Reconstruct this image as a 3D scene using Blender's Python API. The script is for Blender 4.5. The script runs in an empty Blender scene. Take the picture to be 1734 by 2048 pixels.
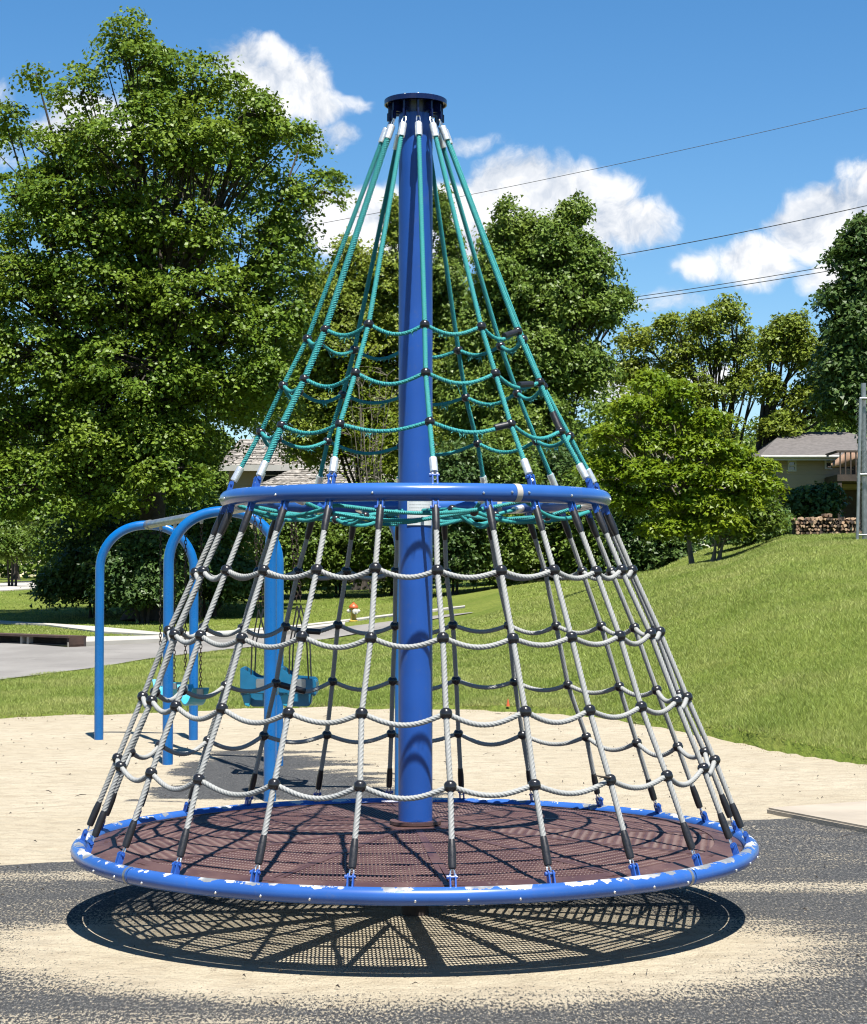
import bpy, bmesh, math, random
import numpy as np
from mathutils import Vector, Matrix

rng = np.random.default_rng(7)
random.seed(7)
R_ = math.radians
sc = bpy.context.scene
COL = sc.collection

# ------------------------------------------------------------------ camera
F = 3900.0                      # focal length in photograph pixels (photograph 1734 x 2048)
PITCH = math.atan(133.0 / F)
HC = 1.5
cam_d = bpy.data.cameras.new("camera")
cam = bpy.data.objects.new("camera", cam_d)
COL.objects.link(cam)
cam.location = (0, 0, HC)
cam.rotation_euler = (math.pi / 2 + PITCH, 0, 0)
cam_d.sensor_fit = 'VERTICAL'
cam_d.sensor_height = 24.0
cam_d.lens = 24.0 * F / 2048.0
cam_d.clip_start = 0.1
cam_d.clip_end = 6000
sc.camera = cam
sc.cycles.filter_width = 1.15
sc.render.resolution_x, sc.render.resolution_y = 867, 1024

# ------------------------------------------------------------------ sun, sky, exposure
SUN_TO = Vector((0.13, -0.43, 1.0)).normalized()
sun_el = math.asin(SUN_TO.z)
sun_az = math.atan2(SUN_TO.x, SUN_TO.y)
sun_d = bpy.data.lights.new("sun", 'SUN')
sun_d.energy = 5.0
sun_d.angle = R_(0.53)
sun_d.color = (1.0, 0.955, 0.88)
sun = bpy.data.objects.new("sun", sun_d)
COL.objects.link(sun)
sun.location = (3, -8, 30)
sun.rotation_euler = (-SUN_TO).to_track_quat('-Z', 'Y').to_euler()

sc.view_settings.view_transform = 'Standard'
sc.view_settings.look = 'None'
sc.view_settings.exposure = 1.32
sc.view_settings.gamma = 1.0
sc.view_settings.use_curve_mapping = False

SKY_STRENGTH = 0.059
CLOUD_WHITE = 7.0               # cloud brightness in the sky's own units (times the strength)

# direction of a photograph pixel
def pdir(px, py):
    u, v = (px - 867.0) / F, (1024.0 - py) / F
    cp, sp = math.cos(PITCH), math.sin(PITCH)
    return Vector((u, cp - v * sp, sp + v * cp))

def P(px, py, y):
    d = pdir(px, py)
    t = y / d.y
    return Vector((d.x * t, y, HC + d.z * t))

world = bpy.data.worlds.new("World")
sc.world = world
world.use_nodes = True

def build_world():
    nt = world.node_tree
    nt.nodes.clear()
    N, L = nt.nodes.new, nt.links.new
    out = N("ShaderNodeOutputWorld")
    bg = N("ShaderNodeBackground")
    bg.inputs[1].default_value = SKY_STRENGTH
    L(bg.outputs[0], out.inputs[0])
    sky = N("ShaderNodeTexSky")
    sky.sky_type = 'NISHITA'
    sky.sun_disc = False
    sky.sun_elevation = sun_el
    sky.sun_rotation = sun_az
    sky.altitude = 300
    sky.air_density = 1.0
    sky.dust_density = 0.05
    sky.ozone_density = 3.0
    hsv = N("ShaderNodeHueSaturation")
    hsv.inputs['Saturation'].default_value = 1.3
    hsv.inputs['Value'].default_value = 1.0
    L(sky.outputs[0], hsv.inputs['Color'])
    tc = N("ShaderNodeTexCoord")
    gen = tc.outputs['Generated']

    def math_(op, a, b=None, clamp=False):
        m = N("ShaderNodeMath")
        m.operation = op
        m.use_clamp = clamp
        for i, v in enumerate((a, b)):
            if v is None:
                continue
            if isinstance(v, (int, float)):
                m.inputs[i].default_value = v
            else:
                L(v, m.inputs[i])
        return m.outputs[0]

    def noise(vec, scale, detail, rough, dist=0.0):
        n = N("ShaderNodeTexNoise")
        n.inputs['Scale'].default_value = scale
        n.inputs['Detail'].default_value = detail
        n.inputs['Roughness'].default_value = rough
        n.inputs['Distortion'].default_value = dist
        L(vec, n.inputs['Vector'])
        return n

    warp_n = noise(gen, 16.0, 4, 0.6)
    sub = N("ShaderNodeVectorMath"); sub.operation = 'SUBTRACT'
    L(warp_n.outputs['Color'], sub.inputs[0]); sub.inputs[1].default_value = (0.5, 0.5, 0.5)
    sca = N("ShaderNodeVectorMath"); sca.operation = 'SCALE'
    L(sub.outputs[0], sca.inputs[0]); sca.inputs['Scale'].default_value = 0.035
    add = N("ShaderNodeVectorMath"); add.operation = 'ADD'
    L(gen, add.inputs[0]); L(sca.outputs[0], add.inputs[1])
    warped = add.outputs[0]

    # the heaps of cloud seen over the playground: centre, half width, half height (degrees), weight
    heaps = [(470, 130, 85, 60, .8), (560, 175, 130, 90, 1), (640, 215, 80, 60, .8), (200, 260, 170, 70, .8), (20, 195, 60, 45, .45), (670, 275, 70, 42, .7), (700, 205, 60, 28, .55), (520, 110, 60, 40, .8), (20, 300, 60, 60, .5),
             (720, 440, 140, 100, 1), (900, 450, 120, 90, .9), (1030, 400, 110, 80, 1), (1160, 430, 140, 100, 1), (1270, 460, 80, 60, .75), (1180, 500, 90, 50, .7), (935, 305, 70, 26, .42),
             (1650, 450, 140, 80, 1), (1750, 430, 120, 100, 1), (1510, 510, 120, 65, .9), (1420, 530, 60, 40, .6), (1680, 560, 100, 50, .8),
             (1240, 770, 120, 50, .8), (1400, 760, 110, 40, .7), (1310, 600, 80, 30, .3), (1420, 600, 90, 26, .32)]
    total = None
    for (px, py, rx, ry, w) in heaps:
        d = pdir(px, py).normalized()
        s = N("ShaderNodeVectorMath"); s.operation = 'SUBTRACT'
        L(warped, s.inputs[0]); s.inputs[1].default_value = d
        k = N("ShaderNodeVectorMath"); k.operation = 'MULTIPLY'
        L(s.outputs[0], k.inputs[0]); k.inputs[1].default_value = (F / rx, F / rx, F / ry)
        ln = N("ShaderNodeVectorMath"); ln.operation = 'LENGTH'
        L(k.outputs[0], ln.inputs[0])
        m = N("ShaderNodeMapRange"); m.interpolation_type = 'SMOOTHSTEP'
        m.inputs['From Min'].default_value = 1.35; m.inputs['From Max'].default_value = 0.25
        m.inputs['To Min'].default_value = 0; m.inputs['To Max'].default_value = w
        L(ln.outputs[1] if len(ln.outputs) > 1 else ln.outputs[0], m.inputs['Value'])
        total = m.outputs[0] if total is None else math_('MAXIMUM', total, m.outputs[0])
    det = noise(warped, 26.0, 9, 0.62, 0.3)
    up = N("ShaderNodeVectorMath"); up.operation = 'ADD'
    L(warped, up.inputs[0]); up.inputs[1].default_value = (0.002, -0.003, 0.011)
    det2 = noise(up.outputs[0], 26.0, 5, 0.6, 0.3)
    big = noise(gen, 3.2, 3, 0.5)
    cover = math_('MULTIPLY', math_('SUBTRACT', big.outputs[0], 0.62), 2.2, False)   # scattered clouds elsewhere
    cover = math_('MAXIMUM', cover, 0.0)
    dens = math_('ADD', math_('MAXIMUM', total, cover), math_('MULTIPLY', math_('SUBTRACT', det.outputs[0], 0.5), 1.5))
    mask = N("ShaderNodeMapRange"); mask.interpolation_type = 'SMOOTHSTEP'
    mask.inputs['From Min'].default_value = 0.20; mask.inputs['From Max'].default_value = 0.72
    L(dens, mask.inputs['Value'])
    gate = math_('MULTIPLY', math_('MAXIMUM', total, cover), 6.0, True)
    maskv = math_('MULTIPLY', mask.outputs[0], gate)
    lit = math_('ADD', 0.86, math_('MULTIPLY', math_('SUBTRACT', det.outputs[0], det2.outputs[0]), 1.5))
    lit = math_('MINIMUM', math_('MAXIMUM', lit, 0.55), 1.1)
    ramp = N("ShaderNodeMix"); ramp.data_type = 'RGBA'
    ramp.inputs[6].default_value = (0.40 * CLOUD_WHITE, 0.50 * CLOUD_WHITE, 0.66 * CLOUD_WHITE, 1)
    ramp.inputs[7].default_value = (1.02 * CLOUD_WHITE, 1.03 * CLOUD_WHITE, 1.05 * CLOUD_WHITE, 1)
    mr = N("ShaderNodeMapRange")
    mr.inputs['From Min'].default_value = 0.5; mr.inputs['From Max'].default_value = 0.95
    L(lit, mr.inputs['Value']); L(mr.outputs[0], ramp.inputs[0])
    mix = N("ShaderNodeMix"); mix.data_type = 'RGBA'
    L(maskv, mix.inputs[0]); L(hsv.outputs[0], mix.inputs[6]); L(ramp.outputs[2], mix.inputs[7])
    L(mix.outputs[2], bg.inputs[0])

build_world()

# ------------------------------------------------------------------ object helpers
def tag(o, label=None, cat=None, group=None, kind=None):
    if label: o['label'] = label
    if cat: o['category'] = cat
    if group: o['group'] = group
    if kind: o['kind'] = kind
    return o

def thing(name, label, cat, loc=(0, 0, 0), rz=0.0, group=None):
    o = bpy.data.objects.new(name, None)
    o.empty_display_size = 0.2
    o.location = loc
    o.rotation_euler = (0, 0, rz)
    COL.objects.link(o)
    return tag(o, label, cat, group)

def link(name, me, parent=None, loc=None, rot=None, mat4=None):
    o = bpy.data.objects.new(name, me)
    COL.objects.link(o)
    if parent: o.parent = parent
    if mat4 is not None: o.matrix_local = mat4
    if loc is not None: o.location = loc
    if rot is not None: o.rotation_euler = rot
    return o

class MB:
    """collects vertices and faces, then makes one mesh"""
    def __init__(s): s.V, s.Fc, s.n = [], [], 0
    def add(s, V, Fc):
        V = np.asarray(V, dtype=np.float64).reshape(-1, 3)
        s.V.append(V)
        for f in Fc: s.Fc.append(tuple(int(i) + s.n for i in f))
        s.n += len(V)
    def mesh(s, name, mat, smooth=False):
        me = bpy.data.meshes.new(name)
        V = np.concatenate(s.V) if s.V else np.zeros((0, 3))
        me.from_pydata(V.tolist(), [], s.Fc)
        if mat: me.materials.append(mat)
        me.update()
        if smooth:
            me.polygons.foreach_set('use_smooth', [True] * len(me.polygons))
            me.set_sharp_from_angle(angle=R_(42))
        return me
    def obj(s, name, mat, parent=None, smooth=False, loc=None):
        return link(name, s.mesh(name, mat, smooth), parent, loc)
    def box(s, c, size, M=None):
        x, y, z = [q / 2 for q in size]
        v = np.array([(-x, -y, -z), (x, -y, -z), (x, y, -z), (-x, y, -z), (-x, -y, z), (x, -y, z), (x, y, z), (-x, y, z)])
        if M is not None: v = v @ np.array(M.to_3x3()).T
        s.add(v + np.array(c), [(0, 3, 2, 1), (4, 5, 6, 7), (0, 1, 5, 4), (1, 2, 6, 5), (2, 3, 7, 6), (3, 0, 4, 7)])
    def tube(s, path, r, n=8, lobes=0, amp=0.0, pitch=0.1, caps=True, closed=False):
        V, Fc = tube_np(path, r, n, lobes, amp, pitch, caps, closed)
        s.add(V, Fc)
    def lathe(s, prof, n=16, c=(0, 0, 0), axis=None):
        """prof: (radius, z) list about local z, placed at c, z turned to axis"""
        a = np.linspace(0, 2 * np.pi, n, endpoint=False)
        V = np.array([(r * np.cos(t), r * np.sin(t), z) for (r, z) in prof for t in a])
        if axis is not None:
            M = np.array(Vector(axis).to_track_quat('Z', 'Y').to_matrix())
            V = V @ M.T
        Fc = []
        for i in range(len(prof) - 1):
            for j in range(n):
                k = (j + 1) % n
                Fc.append((i * n + j, i * n + k, (i + 1) * n + k, (i + 1) * n + j))
        Fc.append(tuple(reversed(range(n))))
        Fc.append(tuple((len(prof) - 1) * n + j for j in range(n)))
        s.add(V + np.array(c), Fc)

def resample(path, step):
    p = np.asarray(path, float)
    d = np.linalg.norm(np.diff(p, axis=0), axis=1)
    s = np.concatenate([[0], np.cumsum(d)])
    n = max(2, int(s[-1] / step) + 1)
    t = np.linspace(0, s[-1], n)
    return np.stack([np.interp(t, s, p[:, k]) for k in range(3)], 1)

def tube_np(path, r, n=8, lobes=0, amp=0.0, pitch=0.1, caps=True, closed=False):
    p = np.asarray(path, float)
    m = len(p)
    if closed:
        tan = np.roll(p, -1, 0) - np.roll(p, 1, 0)
    else:
        tan = np.gradient(p, axis=0)
    tan /= np.linalg.norm(tan, axis=1)[:, None] + 1e-12
    ref = np.array([0, 0, 1.0]) if abs(tan[0][2]) < 0.9 else np.array([1.0, 0, 0])
    u = np.cross(tan[0], ref); u /= np.linalg.norm(u)
    U = np.zeros_like(p)
    for i in range(m):
        u = u - tan[i] * np.dot(u, tan[i]); u /= np.linalg.norm(u) + 1e-12
        U[i] = u
    W = np.cross(tan, U)
    r = np.broadcast_to(np.asarray(r, float), (m,))
    a = np.linspace(0, 2 * np.pi, n, endpoint=False)
    s = np.concatenate([[0], np.cumsum(np.linalg.norm(np.diff(p, axis=0), axis=1))])
    tw = 2 * np.pi * s / pitch if lobes else np.zeros(m)
    rad = r[:, None] * (1 + amp * np.cos(lobes * a)[None, :]) if lobes else r[:, None] * np.ones(n)[None, :]
    ang = a[None, :] + tw[:, None]
    V = p[:, None, :] + rad[:, :, None] * (np.cos(ang)[:, :, None] * U[:, None, :] + np.sin(ang)[:, :, None] * W[:, None, :])
    Fc = []
    for i in range(m if closed else m - 1):
        b, c = i * n, ((i + 1) % m) * n
        for j in range(n):
            k = (j + 1) % n
            Fc.append((b + j, b + k, c + k, c + j))
    if caps and not closed:
        Fc.append(tuple(reversed(range(n))))
        Fc.append(tuple((m - 1) * n + j for j in range(n)))
    return V.reshape(-1, 3), Fc

def np_mesh(name, V, Q, mat, rnd=None, smooth=False):
    """V (n,3), Q (m,k) quads or triangles; rnd one number per face"""
    me = bpy.data.meshes.new(name)
    m, k = Q.shape
    me.vertices.add(len(V)); me.vertices.foreach_set('co', V.astype(np.float32).ravel())
    me.loops.add(m * k); me.loops.foreach_set('vertex_index', Q.astype(np.int32).ravel())
    me.polygons.add(m)
    me.polygons.foreach_set('loop_start', np.arange(0, m * k, k, dtype=np.int32))
    if smooth: me.polygons.foreach_set('use_smooth', np.ones(m, dtype=bool))
    if rnd is not None:
        at = me.attributes.new('rnd', 'FLOAT', 'FACE')
        at.data.foreach_set('value', rnd.astype(np.float32))
    if mat: me.materials.append(mat)
    me.update(calc_edges=True)
    me.validate()
    return me

# ------------------------------------------------------------------ materials
class NT:
    def __init__(s, name):
        s.m = bpy.data.materials.new(name)
        s.m.use_nodes = True
        s.t = s.m.node_tree
        s.b = s.t.nodes['Principled BSDF']
        s.out = s.t.nodes['Material Output']
    def N(s, t): return s.t.nodes.new(t)
    def L(s, a, b): s.t.links.new(a, b)
    def val(s, sock, v):
        if isinstance(v, (int, float)): sock.default_value = v
        elif isinstance(v, (tuple, list)): sock.default_value = tuple(v) if len(v) == len(sock.default_value) else (*v, 1)
        else: s.L(v, sock)
    def math(s, op, a, b=0.0, clamp=False):
        n = s.N('ShaderNodeMath'); n.operation = op; n.use_clamp = clamp
        s.val(n.inputs[0], a); s.val(n.inputs[1], b)
        return n.outputs[0]
    def mix(s, f, a, b):
        n = s.N('ShaderNodeMix'); n.data_type = 'RGBA'
        s.val(n.inputs[0], f); s.val(n.inputs[6], a); s.val(n.inputs[7], b)
        return n.outputs[2]
    def coord(s, kind='Object'): return s.N('ShaderNodeTexCoord').outputs[kind]
    def mapping(s, v, scale=(1, 1, 1), loc=(0, 0, 0), rot=(0, 0, 0)):
        n = s.N('ShaderNodeMapping'); s.L(v, n.inputs[0])
        n.inputs['Scale'].default_value = scale; n.inputs['Location'].default_value = loc; n.inputs['Rotation'].default_value = rot
        return n.outputs[0]
    def noise(s, v, scale, detail=4, rough=0.55, dist=0.0):
        n = s.N('ShaderNodeTexNoise'); s.L(v, n.inputs['Vector'])
        n.inputs['Scale'].default_value = scale; n.inputs['Detail'].default_value = detail
        n.inputs['Roughness'].default_value = rough; n.inputs['Distortion'].default_value = dist
        return n.outputs[0]
    def voro(s, v, scale):
        n = s.N('ShaderNodeTexVoronoi'); s.L(v, n.inputs['Vector']); n.inputs['Scale'].default_value = scale
        return n
    def rng(s, v, a, b, c=0.0, d=1.0, smooth=True):
        n = s.N('ShaderNodeMapRange'); s.val(n.inputs['Value'], v)
        if smooth: n.interpolation_type = 'SMOOTHSTEP'
        n.inputs['From Min'].default_value = a; n.inputs['From Max'].default_value = b
        n.inputs['To Min'].default_value = c; n.inputs['To Max'].default_value = d
        return n.outputs[0]
    def bump(s, h, strength=0.3, dist=0.01):
        n = s.N('ShaderNodeBump'); n.inputs['Strength'].default_value = strength; n.inputs['Distance'].default_value = dist
        s.L(h, n.inputs['Height']); s.L(n.outputs[0], s.b.inputs['Normal'])
    def set(s, color=None, rough=None, metal=None, spec=None):
        if color is not None: s.val(s.b.inputs['Base Color'], color)
        if rough is not None: s.val(s.b.inputs['Roughness'], rough)
        if metal is not None: s.val(s.b.inputs['Metallic'], metal)
        if spec is not None: s.val(s.b.inputs['Specular IOR Level'], spec)
        return s.m

def simple(name, col, rough=0.5, metal=0.0, var=0.15, vscale=8.0, bump=0.0, bscale=60.0, spec=0.5):
    t = NT(name)
    v = t.coord()
    n = t.noise(v, vscale, 5, 0.6)
    dark = tuple(c * (1 - var) for c in col); light = tuple(min(1, c * (1 + var)) for c in col)
    t.set(t.mix(t.rng(n, 0.3, 0.7), dark, light), t.rng(t.noise(v, vscale * 3, 3), 0.3, 0.7, max(0.02, rough - 0.08), rough + 0.1), metal, spec)
    if bump: t.bump(t.noise(v, bscale, 3), bump, 0.004)
    return t.m

def worn_paint(name, col, worn_col, amount, scale=7.0, rough=0.28, top=True, dirt=0.25):
    """gloss paint flaked off in patches, mostly along the top of a rail"""
    t = NT(name)
    v = t.coord()
    n = t.noise(v, scale, 7, 0.62, 0.25)
    geo = t.N('ShaderNodeNewGeometry')
    sep = t.N('ShaderNodeSeparateXYZ'); t.L(geo.outputs['Normal'], sep.inputs[0])
    if top:
        n = t.math('ADD', n, t.rng(sep.outputs[2], -0.1, 0.95, -0.30, 0.10))
    flake = t.rng(n, amount, amount + 0.012)
    fine = t.noise(v, 90, 4, 0.6)
    base = t.mix(t.rng(t.noise(v, 2.3, 4), 0.3, 0.7), tuple(c * 0.86 for c in col), tuple(c * 1.1 for c in col))
    grime = t.rng(t.noise(v, 14, 6, 0.7), 0.56, 0.72, 0, dirt)
    base = t.mix(grime, base, (0.10, 0.11, 0.12))
    wc = t.mix(t.rng(t.noise(v, 5, 3), 0.45, 0.58), worn_col[0], worn_col[1])
    wc = t.mix(t.rng(fine, 0.5, 0.75, 0, 0.5), wc, (0.25, 0.26, 0.27))
    t.set(t.mix(flake, base, wc), t.mix(flake, (rough,) * 3, (0.55,) * 3))
    t.bump(t.math('SUBTRACT', t.math('MULTIPLY', fine, 0.12), flake), 0.35, 0.0015)
    return t.m

M = {}
M['ring_blue'] = worn_paint('ring_blue_paint', (0.021, 0.080, 0.285), ((0.3931, 0.404, 0.404), (0.131, 0.142, 0.1529)), 0.60, 8.5, 0.27)
M['mid_ring_blue'] = worn_paint('upper_ring_blue_paint', (0.022, 0.084, 0.285), ((0.404, 0.415, 0.415), (0.273, 0.2839, 0.2894)), 0.69, 6.0, 0.22, True, 0.12)
M['lug_blue'] = simple('lug_blue_paint', (0.01638, 0.07098, 0.3003), 0.35, 0, 0.15, 30)
M['pole_blue'] = worn_paint('pole_blue_paint', (0.0085, 0.056, 0.255), ((0.1638, 0.1856, 0.273), (0.06552, 0.1092, 0.2457)), 0.735, 9.0, 0.38, False, 0.22)
M['cap_blue'] = simple('cap_blue_paint', (0.003, 0.007, 0.045), 0.25, 0, 0.1, 12)
M['swing_blue'] = simple('swing_blue_paint', (0.001, 0.086, 0.275), 0.28, 0, 0.08, 3)
M['galv'] = simple('galvanised_steel', (0.252, 0.264, 0.27), 0.38, 0.7, 0.18, 9, 0.1, 40)
M['steel'] = simple('bright_steel', (0.72, 0.72, 0.70), 0.27, 0.9, 0.1, 40)
M['alu'] = simple('aluminium_socket', (0.78, 0.77, 0.73), 0.36, 0.75, 0.1, 60, 0.08, 200)
M['black'] = simple('black_plastic', (0.012, 0.012, 0.013), 0.24, 0, 0.2, 30)
M['black_sleeve'] = simple('black_rubber_sleeve', (0.010, 0.010, 0.012), 0.42, 0, 0.2, 50)
M['rust_chain'] = simple('rusty_chain', (0.02457, 0.01638, 0.01201), 0.7, 0.5, 0.4, 25)
M['teal'] = simple('teal_swing_plastic', (0.004368, 0.09282, 0.1856), 0.38, 0, 0.12, 8)
M['teal_light'] = simple('pale_teal_strap', (0.02184, 0.2293, 0.3385), 0.4, 0, 0.1, 8)
M['concrete'] = simple('concrete', (0.2512, 0.2348, 0.2075), 0.85, 0, 0.14, 1.2, 0.2, 30)
M['concrete_new'] = simple('pale_concrete', (0.3167, 0.3003, 0.2675), 0.85, 0, 0.1, 0.9, 0.15, 30)
M['dark_hole'] = simple('shade_black', (0.03, 0.022, 0.02), 0.8, 0, 0.3, 3)  # near-black colour puts shade into the drain openings and under the platform
M['rust_brown'] = simple('rusty_steel_plate', (0.04641, 0.02457, 0.01747), 0.75, 0, 0.3, 4)
M['bark'] = simple('grey_brown_bark', (0.03003, 0.02348, 0.01802), 0.9, 0, 0.4, 3, 0.6, 12)
M['bark_pale'] = simple('pale_grey_bark', (0.131, 0.1147, 0.09282), 0.9, 0, 0.3, 4, 0.4, 14)
M['hyd_yellow'] = simple('hydrant_yellow_paint', (0.3385, 0.2293, 0.03276), 0.45, 0, 0.1, 5)
M['hyd_orange'] = simple('hydrant_orange_paint', (0.3713, 0.07644, 0.01911), 0.45, 0, 0.1, 5)
M['hyd_white'] = simple('hydrant_white_paint', (0.4368, 0.4259, 0.3822), 0.5, 0, 0.06, 5)
M['beige'] = simple('beige_siding', (0.2293, 0.1911, 0.1283), 0.8, 0, 0.06, 0.6)
def siding():
    m = M['beige']; nt = m.node_tree; N = nt.nodes; b = N['Principled BSDF']
    tc = N.new('ShaderNodeTexCoord'); sp_ = N.new('ShaderNodeSeparateXYZ'); nt.links.new(tc.outputs['Object'], sp_.inputs[0])
    mu = N.new('ShaderNodeMath'); mu.operation = 'MULTIPLY'; nt.links.new(sp_.outputs[2], mu.inputs[0]); mu.inputs[1].default_value = 5.5
    fr_ = N.new('ShaderNodeMath'); fr_.operation = 'FRACT'; nt.links.new(mu.outputs[0], fr_.inputs[0])
    bp = N.new('ShaderNodeBump'); bp.inputs['Distance'].default_value = .03; bp.inputs['Strength'].default_value = .8; bp.invert = True
    nt.links.new(fr_.outputs[0], bp.inputs['Height']); nt.links.new(bp.outputs[0], b.inputs['Normal'])
siding()
M['roof'] = simple('grey_brown_roofing', (0.09009, 0.0819, 0.07808), 0.95, 0, 0.18, 5, 0.3, 30)
M['shake'] = simple('weathered_wood_shakes', (0.2184, 0.1993, 0.1747), 0.95, 0, 0.5, 4.5, 0.5, 9)
M['trim'] = simple('white_trim', (0.3003, 0.2948, 0.273), 0.6, 0, 0.06, 2)
M['glass'] = simple('dark_window_glass', (0.02, 0.028, 0.035), 0.06, 0, 0.1, 1, spec=0.9)
M['deck_wood'] = simple('dark_deck_wood', (0.03003, 0.02075, 0.01529), 0.8, 0, 0.25, 3)
M['log_end'] = simple('split_log_end', (0.1802, 0.1147, 0.07371), 0.9, 0, 0.4, 5)
M['log_pale'] = simple('pale_split_log_end', (0.34, 0.235, 0.15), 0.9, 0, 0.3, 7)
M['log_dark'] = simple('dark_log_bark', (0.055, 0.038, 0.028), 0.9, 0, 0.3, 7)
M['canvas_orange'] = simple('striped_orange_canvas', (0.20, 0.125, 0.085), 0.8, 0, 0.4, 3)
M['cable'] = simple('dark_cable', (0.01638, 0.01638, 0.01911), 0.6, 0, 0.1, 2)
M['mulch'] = simple('brown_mulch', (0.08736, 0.05733, 0.04095), 0.95, 0, 0.5, 2.2, 0.8, 8)
M['rope_core'] = M['black']

def rope_mat(name, col, dirt_col, dirt=0.3):
    t = NT(name)
    v = t.coord()
    n = t.noise(v, 6, 5, 0.65)
    f = t.noise(v, 160, 3, 0.6)
    c = t.mix(t.rng(n, 0.42, 0.72, 0, dirt), col, dirt_col)
    c = t.mix(t.rng(f, 0.45, 0.75, 0, 0.35), c, tuple(q * 0.55 for q in col))
    t.set(c, 0.72, 0, 0.35)
    t.bump(f, 0.25, 0.002)
    return t.m
M['rope_white'] = rope_mat('white_rope', (0.236, 0.242, 0.238), (0.1856, 0.1802, 0.1529))
M['rope_green'] = rope_mat('teal_green_rope', (0.020, 0.205, 0.208), (0.03276, 0.1966, 0.1856), 0.5)
M['fray'] = simple('frayed_teal_fibre', (0.0546, 0.273, 0.2566), 0.8, 0, 0.2, 30)

def floor_mat():
    t = NT('brown_coated_deck')
    v = t.coord()
    n = t.noise(v, 5, 6, 0.65)
    f = t.noise(v, 45, 4, 0.6)
    c = t.mix(t.rng(n, 0.35, 0.7), (0.04805, 0.02184, 0.01966), (0.07371, 0.03822, 0.03385))
    c = t.mix(t.rng(f, 0.62, 0.74, 0, 0.7), c, (0.1638, 0.131, 0.09828))
    t.set(c, t.rng(n, 0.3, 0.7, 0.42, 0.6), 0, 0.5)
    t.bump(f, 0.25, 0.002)
    return t.m
M['deck'] = floor_mat()

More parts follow.
